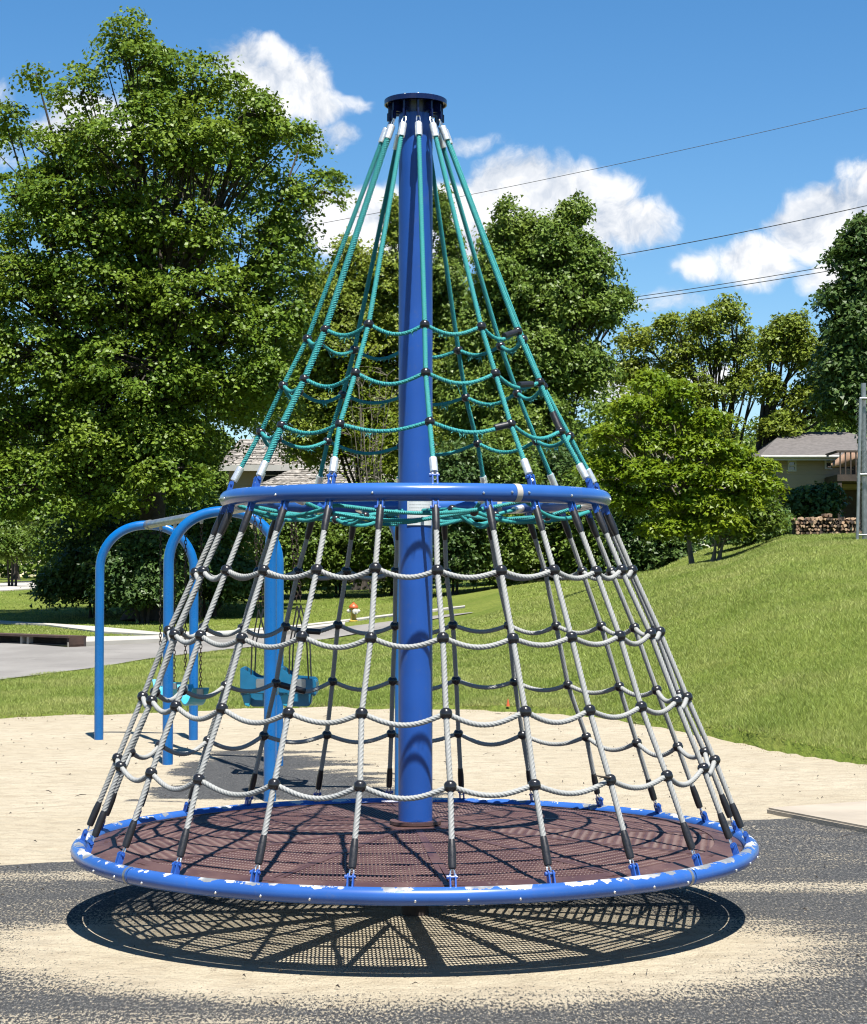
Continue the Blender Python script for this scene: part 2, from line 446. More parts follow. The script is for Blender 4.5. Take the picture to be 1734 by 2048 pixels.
def sand_mat():
    """sand over grey rubber surfacing: rubber pads where they lie, sand drifted on them"""
    t = NT('sand_and_rubber')
    v = t.coord()
    sep = t.N('ShaderNodeSeparateXYZ'); t.L(v, sep.inputs[0])
    x, y = sep.outputs[0], sep.outputs[1]
    streak = t.noise(t.mapping(v, (0.55, 1.5, 1)), 1.5, 6, 0.62, 0.5)
    streak2 = t.noise(t.mapping(v, (0.8, 2.6, 1), (3, 5, 0)), 2.6, 5, 0.65, 0.6)
    fine = t.noise(t.mapping(v, (1, 0.36, 1)), 85, 3, 0.8)
    fine2 = t.noise(t.mapping(v, (1, 0.4, 1), (7, 3, 0)), 34, 4, 0.75)
    # pad under the climber: everything this side of a straight edge
    wob = t.math('MULTIPLY', t.math('SUBTRACT', t.noise(v, 2.0, 4), 0.5), 0.10)
    edge1 = t.math('SUBTRACT', t.math('ADD', t.math('MULTIPLY', x, 0.453), 11.29), y)
    pad1 = t.rng(t.math('ADD', edge1, wob), 0.0, 0.03)
    # pad under the swings
    ex = t.math('SUBTRACT', t.math('ABSOLUTE', t.math('ADD', x, 0.95)), 1.12)
    ey = t.math('SUBTRACT', t.math('ABSOLUTE', t.math('SUBTRACT', y, 15.1)), 2.0)
    far = t.math('MAXIMUM', ex, t.math('MULTIPLY', ey, 0.8))
    cut = t.math('SUBTRACT', t.math('ADD', t.math('MULTIPLY', x, 0.42), t.math('MULTIPLY', y, 0.17)), 2.52)
    far = t.math('MAXIMUM', far, cut)
    pad2 = t.rng(far, 0.02, -0.02)
    pad2e = t.rng(t.math('ADD', far, t.math('MULTIPLY', t.math('SUBTRACT', streak, 0.5), 1.3)), 0.0, -0.28)
    # drifted sand on pad 1: a broad heap in front of and around the climber
    def bell(cx, cy, rx, ry, w):
        a = t.math('DIVIDE', t.math('SUBTRACT', x, cx), rx); b = t.math('DIVIDE', t.math('SUBTRACT', y, cy), ry)
        d = t.math('ADD', t.math('MULTIPLY', a, a), t.math('MULTIPLY', b, b))
        return t.rng(d, 1.3, 0.0, 0.0, w)
    heap = t.math('MAXIMUM', bell(-0.15, 8.0, 1.95, 1.15, 1.2), bell(2.5, 7.85, 1.2, 0.4, 0.36))
    heap = t.math('MAXIMUM', heap, bell(-1.9, 8.0, 0.9, 0.5, 0.40))
    heap = t.math('MAXIMUM', heap, bell(1.9, 9.55, 0.9, 0.22, 0.42))
    heap = t.math('MAXIMUM', heap, bell(-1.75, 9.9, 1.0, 0.2, 0.38))
    heap = t.math('MAXIMUM', heap, bell(-0.9, 6.55, 1.0, 0.3, 0.25))
    d1 = t.math('ADD', heap, t.math('MULTIPLY', t.math('SUBTRACT', streak, 0.5), 0.85))
    d1 = t.math('ADD', d1, t.math('MULTIPLY', t.math('SUBTRACT', streak2, 0.5), 0.65))
    d1 = t.math('ADD', d1, 0.015)
    grain = t.math('ADD', t.math('MULTIPLY', t.math('SUBTRACT', fine, 0.5), 3.2), t.math('MULTIPLY', t.math('SUBTRACT', fine2, 0.5), 0.75))
    cover1 = t.rng(t.math('ADD', d1, grain), 0.22, 0.52)
    d2 = t.math('ADD', t.math('SUBTRACT', 1.0, pad2e), t.math('MULTIPLY', t.math('SUBTRACT', streak2, 0.53), 0.9))
    cover2 = t.rng(t.math('ADD', d2, t.math('MULTIPLY', grain, 0.7)), 0.3, 0.6)
    rub = t.math('MAXIMUM', t.math('MULTIPLY', pad1, t.math('SUBTRACT', 1.0, cover1)), t.math('MULTIPLY', pad2, t.math('SUBTRACT', 1.0, cover2)))
    # sand
    big = t.noise(v, 0.6, 5, 0.6)
    mid = t.noise(t.mapping(v, (0.7, 1.3, 1)), 7, 6, 0.7)
    sand = t.mix(t.rng(big, 0.3, 0.7), (0.3488, 0.3021, 0.219), (0.386, 0.3404, 0.2558))
    sand = t.mix(t.rng(mid, 0.42, 0.66, 0, 0.6), sand, (0.2578, 0.2142, 0.1498))
    sand = t.mix(t.rng(fine, 0.53, 0.72, 0, 0.6), sand, (0.192, 0.1578, 0.113))
    sand = t.mix(t.rng(t.noise(t.mapping(v, (1, 0.45, 1), (2, 9, 0)), 17, 5, 0.8), 0.60, 0.70, 0, 0.75), sand, (0.1371, 0.1106, 0.07838))  # dark mottling put into the colour where bumped pits show too little shade
    rubber = t.mix(t.rng(fine, 0.35, 0.65), (0.022, 0.0225, 0.023), (0.075, 0.076, 0.077))
    rubber = t.mix(t.rng(t.noise(t.mapping(v, (1, 0.4, 1), (4, 1, 0)), 110, 2, 0.6), 0.60, 0.68), rubber, (0.17, 0.17, 0.16))
    t.set(t.mix(rub, sand, rubber), 0.92, 0, 0.25)
    dent = t.voro(t.mapping(v, (1, 0.8, 1)), 2.6).outputs['Distance']
    h = t.math('ADD', t.math('MULTIPLY', t.noise(v, 5, 6, 0.75), 1.0), t.math('MULTIPLY', fine, 0.25))
    h = t.math('ADD', h, t.math('MULTIPLY', t.rng(dent, 0.0, 0.35), 0.35))
    t.bump(h, 1.0, 0.06)
    return t.m
M['sand'] = sand_mat()

def lawn_mat():
    t = NT('lawn_soil_and_grass')
    v = t.coord()
    a = t.noise(v, 0.12, 5, 0.6); b = t.noise(v, 1.3, 6, 0.7); f = t.noise(t.mapping(v, (1, 0.35, 1)), 14, 5, 0.75)
    c = t.mix(t.rng(a, 0.35, 0.65), (0.1052, 0.1457, 0.02235), (0.162, 0.1941, 0.03726))
    c = t.mix(t.rng(b, 0.45, 0.7, 0, 0.55), c, (0.1943, 0.2024, 0.0559))
    c = t.mix(t.rng(f, 0.42, 0.68, 0, 0.7), c, (0.05263, 0.08494, 0.01342))
    t.set(c, 0.95, 0, 0.1)
    t.bump(t.math('ADD', b, f), 0.9, 0.12)
    return t.m
M['lawn'] = lawn_mat()

def leaf_mat(name, dark, light, tips, trans=0.32, gloss=0.42):
    t = NT(name)
    at = t.N('ShaderNodeAttribute'); at.attribute_name = 'rnd'
    v = t.coord()
    clump = t.noise(v, 0.35, 6, 0.7)
    c = t.mix(at.outputs['Fac'], dark, light)
    c = t.mix(t.rng(clump, 0.42, 0.66, 0, 0.55), c, tips)
    t.set(c, gloss, 0, 0.22)
    tr = t.N('ShaderNodeBsdfTranslucent')
    t.L(t.mix(0.55, c, tips), tr.inputs[0])
    mx = t.N('ShaderNodeMixShader'); mx.inputs[0].default_value = trans
    t.L(t.b.outputs[0], mx.inputs[1]); t.L(tr.outputs[0], mx.inputs[2]); t.L(mx.outputs[0], t.out.inputs[0])
    return t.m
M['leaf_big'] = leaf_mat('broad_leaf_green', (0.046, 0.094, 0.010), (0.140, 0.214, 0.024), (0.168, 0.222, 0.022))
M['leaf_mid'] = leaf_mat('maple_leaf_green', (0.050, 0.100, 0.015), (0.140, 0.208, 0.034), (0.160, 0.212, 0.032))
M['leaf_olive'] = leaf_mat('olive_leaf_green', (0.072, 0.118, 0.013), (0.185, 0.236, 0.030), (0.215, 0.240, 0.028))
M['leaf_lime'] = leaf_mat('lime_leaf_green', (0.080, 0.145, 0.006), (0.185, 0.255, 0.016), (0.215, 0.260, 0.016), 0.4)
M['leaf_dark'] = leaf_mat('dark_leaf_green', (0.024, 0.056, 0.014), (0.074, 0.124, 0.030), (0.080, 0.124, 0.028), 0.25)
M['leaf_shrub'] = leaf_mat('shrub_leaf_green', (0.038, 0.078, 0.010), (0.112, 0.172, 0.022), (0.140, 0.178, 0.022))
M['straw'] = leaf_mat('dry_straw', (0.13, 0.115, 0.045), (0.26, 0.22, 0.11), (0.16, 0.17, 0.05), 0.25, 0.6)
M['grass'] = leaf_mat('grass_blade_green', (0.108, 0.165, 0.020), (0.275, 0.330, 0.072), (0.335, 0.330, 0.115), 0.35, 0.5)

# ------------------------------------------------------------------ terrain
EDGE_A = np.array([-.60, -.222, -.171, -.058, 0.0, .047, .098, .137, .175, .222, .30, .6])      # x / y of the bearing
EDGE_Y = np.array([18.0, 21.3, 21.6, 22.85, 22.5, 22.1, 20.7, 18.7, 17.1, 15.8, 13.6, 9.0])      # where sand gives way to grass
A_ = np.array([-.30, -.222, -.17, -.10, -.05, 0.0, .06, .105, .143, .183, .222, .32])
Y_ = np.array([0, 8, 16, 20, 24, 32, 42, 50, 60, 75, 90, 120, 200, 2000.])
Z_ = np.array([
    [0, 0, 0, 0, 0, 0, 0, .02, .05, .40, .95, 1.3, 1.6, 1.6],
    [0, 0, 0, 0, 0, 0, 0, .02, .05, .45, 1.05, 1.4, 1.7, 1.7],
    [0, 0, 0, 0, 0, 0, 0, .02, .05, .55, 1.05, 1.4, 1.7, 1.7],
    [0, 0, 0, 0, 0, 0, 0, .02, .12, .90, 1.20, 1.5, 1.8, 1.8],
    [0, 0, 0, 0, 0, .01, .03, .08, .20, .85, 1.20, 1.5, 1.8, 1.8],
    [0, 0, 0, 0, .04, .12, .28, .42, .62, 1.06, 1.35, 1.6, 1.9, 1.9],
    [0, 0, 0, 0, .10, .42, .88, 1.10, 1.30, 1.45, 1.6, 1.8, 2.1, 2.1],
    [0, 0, 0, 0, .26, .92, 1.58, 1.52, 1.55, 1.7, 1.9, 2.1, 2.3, 2.3],
    [0, 0, 0, .14, .55, 1.25, 1.84, 1.78, 2.45, 2.6, 2.6, 2.6, 2.6, 2.6],
    [0, 0, 0, .36, .88, 1.68, 2.32, 2.55, 2.9, 2.9, 2.9, 2.9, 2.9, 2.9],
    [0, 0, .04, .52, 1.02, 1.80, 2.37, 2.6, 2.9, 2.9, 2.9, 2.9, 2.9, 2.9],
    [0, 0, .30, .80, 1.30, 2.0, 2.5, 2.7, 2.9, 2.9, 2.9, 2.9, 2.9, 2.9]])

def edge_y(a): return np.interp(a, EDGE_A, EDGE_Y)

def terrain(x, y):
    x = np.asarray(x, float); y = np.asarray(y, float)
    yy = np.maximum(y, 0.5)
    a = np.clip(x / yy, A_[0], A_[-1])
    i = np.clip(np.searchsorted(A_, a) - 1, 0, len(A_) - 2)
    f = (a - A_[i]) / (A_[i + 1] - A_[i]); f = f * f * (3 - 2 * f) * .5 + f * .5
    j = np.clip(np.searchsorted(Y_, yy) - 1, 0, len(Y_) - 2)
    g = np.clip((yy - Y_[j]) / (Y_[j + 1] - Y_[j]), 0, 1)
    z = (Z_[i, j] * (1 - f) + Z_[i + 1, j] * f) * (1 - g) + (Z_[i, j + 1] * (1 - f) + Z_[i + 1, j + 1] * f) * g
    z = np.where(y < 0.5, 0, z)
    inside = y < edge_y(np.clip(x / yy, -.6, .6))
    und = 0.02 * np.sin(x * .9 + 1.3) * np.sin(y * .7) * np.clip((yy - 24) / 10, 0, 1)
    return np.where(inside, -0.05, z + und + 0.012)

def G(px, py, lo=10.0, hi=400.0):
    """the point of the ground seen at a pixel"""
    d = pdir(px, py)
    prev = lo
    for y in np.arange(lo, hi, 0.25):
        p = P(px, py, y)
        if p.z <= float(terrain(p.x, p.y)):
            a, b = prev, y
            for _ in range(20):
                m = (a + b) / 2; q = P(px, py, m)
                if q.z <= float(terrain(q.x, q.y)): b = m
                else: a = m
            q = P(px, py, b)
            return Vector((q.x, q.y, float(terrain(q.x, q.y))))
        prev = y
    q = P(px, py, hi)
    return Vector((q.x, q.y, float(terrain(q.x, q.y))))

def build_terrain():
    dense = np.radians(np.linspace(-17.5, 17.5, 141))
    rest = np.radians(np.concatenate([np.linspace(21, 339, 54)]))
    phi = np.concatenate([dense, rest])
    rad = np.concatenate([[0.3], np.linspace(2, 14, 7), np.linspace(15, 46, 125), np.geomspace(47, 130, 70), np.geomspace(140, 2500, 20)])
    V = np.zeros((len(phi), len(rad), 3))
    for i, p in enumerate(phi):
        if abs(p) < R_(18): y = rad; x = rad * math.tan(p)
        else: y = rad * math.cos(p); x = rad * math.sin(p)
        V[i, :, 0] = x; V[i, :, 1] = y; V[i, :, 2] = terrain(x, y)
    n, m = len(phi), len(rad)
    I = np.arange(n)[:, None] * m + np.arange(m - 1)[None, :]
    J = ((np.arange(n) + 1) % n)[:, None] * m + np.arange(m - 1)[None, :]
    Q = np.stack([I, I + 1, J + 1, J], -1).reshape(-1, 4)[:, ::-1]
    o = link('lawn_ground', np_mesh('lawn_ground', V.reshape(-1, 3), Q, M['lawn'], None, True))
    tag(o, 'wide mown lawn rising to a grassy slope on one side', 'ground', kind='structure')

def build_sand():
    phi = np.radians(np.concatenate([np.linspace(-31, 31, 187), np.linspace(35, 325, 59)]))
    n, m = len(phi), 150
    V = np.zeros((n, m, 3))
    for i, p in enumerate(phi):
        if abs(p) < R_(31.5):
            a = math.tan(p); ey = float(edge_y(a)); ed = ey / math.cos(p)
        else:
            q = min(abs(p), 2 * math.pi - abs(p)); sgn = 1 if p < math.pi else -1
            e0 = (9.0 if sgn > 0 else 18.0) / math.cos(R_(31))
            ed = e0 + (7.5 - e0) * min(1, (q - R_(31)) / R_(60))
        ed += 0.28 * math.sin(p * 41) + 0.16 * math.sin(p * 97 + 1) + 0.10 * math.sin(p * 233)
        r = np.concatenate([[0.05], np.linspace(1, ed + 0.3, m - 1)])
        V[i, :, 0] = r * math.sin(p); V[i, :, 1] = r * math.cos(p)
    x, y = V[..., 0], V[..., 1]
    z = 0.010 * np.sin(x * 2.1 + 0.4 * y) * np.sin(y * 1.7 + x * .6) + 0.006 * np.sin(x * 5.3 - y * 4.1) * np.sin(y * 6.1 + 1)
    near = np.clip((np.hypot(x, y - 8.78) - 2.2) / 1.5, 0, 1)
    V[..., 2] = z * near
    V[:, -1, 2] = -0.045
    I = np.arange(n)[:, None] * m + np.arange(m - 1)[None, :]
    J = ((np.arange(n) + 1) % n)[:, None] * m + np.arange(m - 1)[None, :]
    Q = np.stack([I, I + 1, J + 1, J], -1).reshape(-1, 4)[:, ::-1]
    o = link('playground_sand', np_mesh('playground_sand', V.reshape(-1, 3), Q, M['sand'], None, True))
    tag(o, 'pale sand drifted over dark grey rubber playground surfacing', 'ground', kind='structure')

build_terrain()
build_sand()

def strip(name, near, far, lift, mat, label, cat, step=25, thick=0.0):
    """sheet on the ground between two pixel lines"""
    def dens(line):
        out = []
        xs = [p[0] for p in line]; ys = [p[1] for p in line]
        return lambda t: (np.interp(t, np.linspace(0, 1, len(line)), xs), np.interp(t, np.linspace(0, 1, len(line)), ys))
    a, b = dens(near), dens(far)
    n = max(6, int((max(p[0] for p in near) - min(p[0] for p in near)) / step)); k = 6
    V = []
    for i in range(n + 1):
        t = i / n
        p, q = G(*a(t)), G(*b(t))
        for j in range(k + 1):
            s = p.lerp(q, j / k)
            V.append((s.x, s.y, float(terrain(s.x, s.y)) + lift))
    V = np.array(V)
    Fc = [(i * (k + 1) + j, (i + 1) * (k + 1) + j, (i + 1) * (k + 1) + j + 1, i * (k + 1) + j + 1) for i in range(n) for j in range(k)]
    mb = MB(); mb.add(V, Fc)
    if thick:
        for line in (0, k):
            top = V[line::k + 1]; bot = top - np.array([0, 0, thick])
            mb.add(np.concatenate([top, bot]), [(i, i + 1, n + 2 + i, n + 1 + i) for i in range(n)])
    o = mb.obj(name, mat, None, True)
    return tag(o, label, cat, kind='structure')

def road_mat():
    t = NT('pale_grey_road')
    v = t.coord()
    c = t.mix(t.rng(t.noise(t.mapping(v, (1, .3, 1)), 0.7, 6, 0.6), 0.35, 0.65), (0.150, 0.142, 0.132), (0.190, 0.181, 0.168))
    crack = t.rng(t.noise(t.mapping(v, (.15, 1.2, 1)), 0.9, 7, 0.7, 1.0), 0.485, 0.5)
    crack2 = t.rng(t.noise(t.mapping(v, (.15, 1.2, 1)), 0.9, 7, 0.7, 1.0), 0.515, 0.5)
    k = t.math('MULTIPLY', t.math('MULTIPLY', crack, crack2), t.rng(t.noise(v, .5, 2), .5, .6))
    c = t.mix(t.math('MULTIPLY', k, 0.8), c, (0.06, 0.055, 0.05))
    c = t.mix(t.rng(t.noise(v, 30, 3, .7), .45, .75, 0, .5), c, (.115, .108, .10))
    t.set(c, 0.9, 0, 0.3)
    return t.m
M['road'] = road_mat()
strip('road', [(-300, 1408), (0, 1362), (190, 1338), (300, 1319), (480, 1298), (620, 1285), (720, 1268), (870, 1239), (945, 1227)],
      [(-300, 1268), (0, 1286), (140, 1297), (230, 1291), (420, 1281), (560, 1272), (700, 1254), (870, 1233), (945, 1226)], 0.025, M['road'],
      'pale grey street curving behind the lawn strip', 'road')
strip('kerb', [(135, 1296), (300, 1289), (420, 1282), (560, 1273), (690, 1256)], [(135, 1284), (300, 1281), (420, 1275), (560, 1268), (690, 1252)], 0.12, M['concrete_new'],
      'pale concrete kerb and gutter along the far side of the street', 'kerb', 20, 0.12)
strip('sidewalk', [(-200, 1245), (0, 1248), (90, 1252), (195, 1266), (320, 1273), (450, 1269), (614, 1254), (790, 1233), (930, 1216)],
      [(-200, 1240), (0, 1244), (90, 1249), (195, 1256), (320, 1268), (450, 1265), (614, 1251), (790, 1230), (930, 1214)], 0.05, M['concrete_new'],
      'narrow pale concrete footpath beyond the street', 'sidewalk', 20, 0.05)
strip('driveway', [(-200, 1186), (0, 1183), (80, 1178), (170, 1168)], [(-200, 1166), (0, 1167), (80, 1163), (170, 1163)], 0.05, M['concrete_new'],
      'pale concrete driveway beside the big shade tree', 'driveway', 20, 0.05)
strip('mulch_bed', [(-200, 1138), (0, 1132), (75, 1128)], [(-200, 1108), (0, 1106), (75, 1104)], 0.06, M['mulch'],
      'brown mulch bank above the driveway lawn', 'mulch bed', 20, 0.05)

# concrete ramp edge beside the climber pad
def build_ramp():
    c = [(2.13, 12.55), (2.60, 11.50), (5.5, 11.1), (5.5, 12.9), (2.9, 12.95)]
    mb = MB()
    top = [(x, y, 0.034) for x, y in c]; bot = [(x, y, -0.1) for x, y in c]
    n = len(c)
    mb.add(top + bot, [tuple(range(n))] + [(i, n + i, n + (i + 1) % n, (i + 1) % n) for i in range(n)])
    me = mb.mesh('walkway_slab', M['ramp'])
    bm = bmesh.new(); bm.from_mesh(me); bmesh.ops.recalc_face_normals(bm, faces=bm.faces)
    bmesh.ops.bevel(bm, geom=[e for e in bm.edges], offset=0.012, segments=2, affect='EDGES'); bm.to_mesh(me); bm.free()
    tag(link('walkway_slab', me), 'corner of a sandy concrete walkway slab beside the dark rubber pad', 'walkway', kind='structure')
M['ramp'] = simple('sandy_concrete', (0.26, 0.225, 0.178), 0.9, 0, 0.12, 2.5, 0.4, 60)
build_ramp()

# ------------------------------------------------------------------ the rotating net climber
TX, TY = (831 - 867) / F * 8.78, 8.78
climber = thing('net_climber', 'tall blue rotating net climber with white lower ropes and teal upper ropes', 'net climber', (TX, TY, 0))
def pol(r, deg, z):
    t = R_(deg)
    return Vector((r * math.sin(t), -r * math.cos(t), z))      # 0 degrees faces the camera

PR = 0.0765
def rz_(rows, z):
    zs = [q[1] for q in rows]; rs = [q[0] for q in rows]
    return float(np.interp(z, zs[::-1], rs[::-1]))

# pole
mb = MB(); mb.lathe([(PR, 0.29), (PR, 3.60)], 40); pole = mb.obj('pole', M['pole_blue'], climber, True)
mb = MB(); mb.lathe([(0.062, 0.0), (0.062, 0.29)], 32); mb.obj('bearing_housing', M['dark_hole'], climber, True)
mb = MB(); mb.lathe([(PR + .002, 0.0), (0.115, 0.0), (0.115, 0.014), (PR + .002, 0.014)], 32, (0, 0, 0.404)); mb.obj('floor_collar', M['deck'], climber, False)
mb = MB(); mb.lathe([(0.0, 0.0), (0.136, 0.0), (0.137, -0.010), (0.142, -0.010), (0.142, 0.011), (0.138, 0.014), (0.0, 0.014)], 48, (0, 0, 3.655))
capo = mb.obj('cap_plate', M['cap_blue'], climber, False)
mb = MB(); mb.lathe([(PR, 0), (PR, .05), (PR + .004, .06)], 32, (0, 0, 3.597)); mb.obj('pole_collar', M['cap_blue'], climber, True)
bolt_mb = MB(); bolt_mb.lathe([(0.0056, 0), (0.0056, 0.002), (0.004, 0.005), (0.001, 0.006)], 10)
bolt_me = bolt_mb.mesh('bolt', M['steel'], True)
for k in range(12):
    link('bolt', bolt_me, capo, pol(0.118, 6 + 30 * k, 3.669))
gus = MB(); gus.box((0, -0.100, 0.016), (0.008, 0.050, 0.050)); gus.box((0, -0.120, -0.026), (0.008, 0.02, 0.036))
gus_me = gus.mesh('gusset', M['cap_blue'])
for k in range(12):
    link('gusset', gus_me, climber, (0, 0, 3.613), (0, 0, R_(6 + 30 * k)))

# information plate curved round the pole
def plate_mat():
    t = NT('printed_plate')
    v = t.coord('UV')
    rows = t.N('ShaderNodeSeparateXYZ'); t.L(v, rows.inputs[0])
    x, y = rows.outputs[0], rows.outputs[1]
    fr = t.math('FRACT', t.math('MULTIPLY', y, 9.0))
    line = t.math('MULTIPLY', t.rng(fr, 0.28, 0.36), t.rng(fr, 0.72, 0.64))
    cell = t.N('ShaderNodeCombineXYZ'); t.L(t.math('MULTIPLY', x, 60), cell.inputs[0]); t.L(t.math('FLOOR', t.math('MULTIPLY', y, 9.0)), cell.inputs[1])
    ink = t.rng(t.noise(cell.outputs[0], 1.0, 2, .6), 0.46, 0.54)
    inside = t.math('MULTIPLY', t.math('MULTIPLY', t.rng(x, .07, .09), t.rng(x, .93, .91)), t.math('MULTIPLY', t.rng(y, .08, .10), t.rng(y, .95, .93)))
    k = t.math('MULTIPLY', t.math('MULTIPLY', line, ink), t.math('MULTIPLY', inside, 0.75))
    t.set(t.mix(k, (0.56, 0.58, 0.57), (0.16, 0.17, 0.18)), 0.35, 0.2)
    return t.m
def build_plate():
    n = 14; a0, a1 = -27, 64; z0, z1 = 1.738, 1.865
    V, Fc, UV = [], [], []
    for rr in (PR + 0.0015, PR + 0.004):
        for i in range(n + 1):
            t = i / n
            for z in (z0, z1): V.append(pol(rr, a0 + (a1 - a0) * t, z))
    o = 2 * (n + 1)
    for i in range(n):
        Fc.append((o + 2 * i, o + 2 * i + 2, o + 2 * i + 3, o + 2 * i + 1))
        Fc.append((2 * i, o + 2 * i, o + 2 * i + 2, 2 * i + 2)[::-1]); Fc.append((2 * i + 1, o + 2 * i + 1, o + 2 * i + 3, 2 * i + 3))
    Fc.append((0, 1, o + 1, o)); Fc.append((2 * n, o + 2 * n, o + 2 * n + 1, 2 * n + 1))
    mb = MB(); mb.add(V, Fc); me = mb.mesh('information_plate', plate_mat(), False)
    uv = me.uv_layers.new(name='uv')
    for p in me.polygons:
        for li, vi in zip(p.loop_indices, p.vertices):
            k = vi % o; uv.data[li].uv = ((k // 2) / n, k % 2)
    link('information_plate', me, pole)
build_plate()

# rings
def ring_arc(r, z, tube, a0, a1, n=60, sides=20):
    pts = [pol(r, a0 + (a1 - a0) * i / n, z) for i in range(n + 1)]
    mb = MB(); mb.tube(np.array(pts), tube, sides); return mb
RB, ZB, TB = 1.485, 0.318, 0.0345
RM, ZM, TM = 0.841, 1.853, 0.0375
for k in range(4):
    a0 = -48.5 + 96 * k if k < 2 else [None, None, 143.5, 231.5][k]
    a1 = [47.5, 143.5, 231.5, 311.5][k]
    s = ring_arc(RB, ZB, TB, a0 + .12, a1 - .12).obj('platform_ring_segment', M['ring_blue'], climber, True)
    ring_arc(RB, ZB, TB + .0012, a1 - 1.1, a1 - .5, 4).obj('joint_band', M['galv'], s, True)
for k in range(3):
    a0, a1 = -90 + 120 * k, 30 + 120 * k
    s = ring_arc(RM, ZM, TM, a0 + .15, a1 - .15).obj('upper_ring_segment', M['mid_ring_blue'], climber, True)
    ring_arc(RM, ZM, TM + .0015, a1 - .9, a1 + .9, 6).obj('joint_band', M['concrete_new'], s, True)
    for da in (-2.6, 2.8):
        p = pol(RM + TM - .001, a1 + da, ZM + .002); q = pol(1, a1 + da, 0)
        link('bolt', bolt_me, s, p, Vector((q.x, q.y, 0)).to_track_quat('Z', 'Y').to_euler())
for k in range(24):
    for (r, z, tb, off) in ((RB, ZB - .012, TB, 9.5), (RB, ZB - .010, TB, 2.0)):
        if k % 2 and off == 2.0: continue
        an = 6 + 15 * k + off; q = pol(1, an, 0)
        link('bolt', bolt_me, climber, pol(r + tb * .94, an, z), Vector((q.x, q.y, -.3)).to_track_quat('Z', 'Y').to_euler())
for k in range(12):
    an = 6 + 30 * k + 13; q = pol(1, an, 0)
    link('bolt', bolt_me, climber, pol(RM + TM * .98, an, ZM - .004), Vector((q.x, q.y, -.1)).to_track_quat('Z', 'Y').to_euler())

# floor: perforated wedge panels on spokes, a slight cone
def floor_z(r): return 0.398 - (0.398 - 0.338) * (r - 0.08) / (1.43 - 0.08)
def wedge_mesh():
    px, pr = 0.0165, 0.040
    half = R_(14.2)
    V, Q = [], []
    th = 0.007
    def emit(cx, cr):
        b = len(V)
        hx, hr = px / 2, pr / 2
        ix, ir = px * 0.315, pr * 0.34
        for z in (0, -th):
            for (sx, sr) in ((-1, -1), (1, -1), (1, 1), (-1, 1)):
                V.append((cx + sx * hx, -(cr + sr * hr), z))
            for (sx, sr) in ((-1, -1), (1, -1), (1, 1), (-1, 1)):
                V.append((cx + sx * ix, -(cr + sr * ir), z - 0.0008))
        for i in range(4):
            j = (i + 1) % 4
            Q.append((b + i, b + 4 + i, b + 4 + j, b + j))            # top
            Q.append((b + 8 + i, b + 8 + j, b + 12 + j, b + 12 + i))  # bottom
            Q.append((b + 4 + i, b + 12 + i, b + 12 + j, b + 4 + j))  # wall
    rows = int((1.372 - 0.15) / pr)
    for a in range(rows):
        cr = 0.16 + a * pr
        w = cr * math.tan(half)
        nx = int(w / px)
        sh = (a % 2) * 0.5
        for c in range(-nx - 1, nx + 2):
            cx = (c + sh) * px
            if abs(cx) > w - px * 0.35: continue
            emit(cx, cr)
    V = np.array(V)
    r = np.hypot(V[:, 0], V[:, 1])
    V[:, 2] += 0.398 - 0.060 * (r - 0.08) / 1.35
    # solid edge strips along the two straight sides
    me = np_mesh('floor_panel', V, np.array(Q), M['deck'])
    mb = MB()
    for sgn in (-1, 1):
        p0 = np.array(pol(0.15, sgn * 13.6, floor_z(.15) - .003)); p1 = np.array(pol(1.375, sgn * 14.35, floor_z(1.375) - .003))
        side = np.array([math.cos(R_(sgn * 14)), math.sin(R_(sgn * 14)), 0]) * 0.011
        up = np.array([0, 0, 0.0045])
        mb.add([p0 - side - up, p0 + side - up, p1 + side - up, p1 - side - up, p0 - side + up, p0 + side + up, p1 + side + up, p1 - side + up],
               [(0, 3, 2, 1), (4, 5, 6, 7), (0, 1, 5, 4), (1, 2, 6, 5), (2, 3, 7, 6), (3, 0, 4, 7)])
    return me, mb.mesh('edge_strip', M['deck'])
wm, em = wedge_mesh()
for k in range(12):
    o = link('floor_panel', wm, climber, (0, 0, 0), (0, 0, R_(21 + 30 * k)))
    link('edge_strip', em, o)
sp = MB()
sp.add([(-.034, -.1, .30), (.034, -.1, .30), (.034, -1.455, .292), (-.034, -1.455, .292), (-.034, -.1, .380), (.034, -.1, .380), (.034, -1.455, .322), (-.034, -1.455, .322)],
       [(0, 1, 2, 3), (4, 7, 6, 5), (0, 4, 5, 1), (1, 5, 6, 2), (2, 6, 7, 3), (3, 7, 4, 0)])
sp_me = sp.mesh('spoke', M['galv'])
for k in range(12): link('spoke', sp_me, climber, (0, 0, 0), (0, 0, R_(6 + 30 * k)))
jb = MB()
jb.add([(-.014, -.5, .335), (.014, -.5, .335), (.014, -1.44, .31), (-.014, -1.44, .31), (-.014, -.5, .360), (.014, -.5, .360), (.014, -1.44, .320), (-.014, -1.44, .320)],
       [(0, 1, 2, 3), (4, 7, 6, 5), (0, 4, 5, 1), (1, 5, 6, 2), (2, 6, 7, 3), (3, 7, 4, 0)])
jb_me = jb.mesh('joist', M['galv'])
for k in range(12): link('joist', jb_me, climber, (0, 0, 0), (0, 0, R_(21 + 30 * k)))
def annulus(r0, r1, z0, z1, th, n=144):
    V, Fc = [], []
    for i in range(n):
        a = 360 * i / n
        V += [pol(r0, a, z0), pol(r1, a, z1), pol(r1, a, z1 - th), pol(r0, a, z0 - th)]
    for i in range(n):
        b, c = 4 * i, 4 * ((i + 1) % n)
        for j in range(4): Fc.append((b + j, b + (j + 1) % 4, c + (j + 1) % 4, c + j))
    mb = MB(); mb.add(V, Fc); return mb
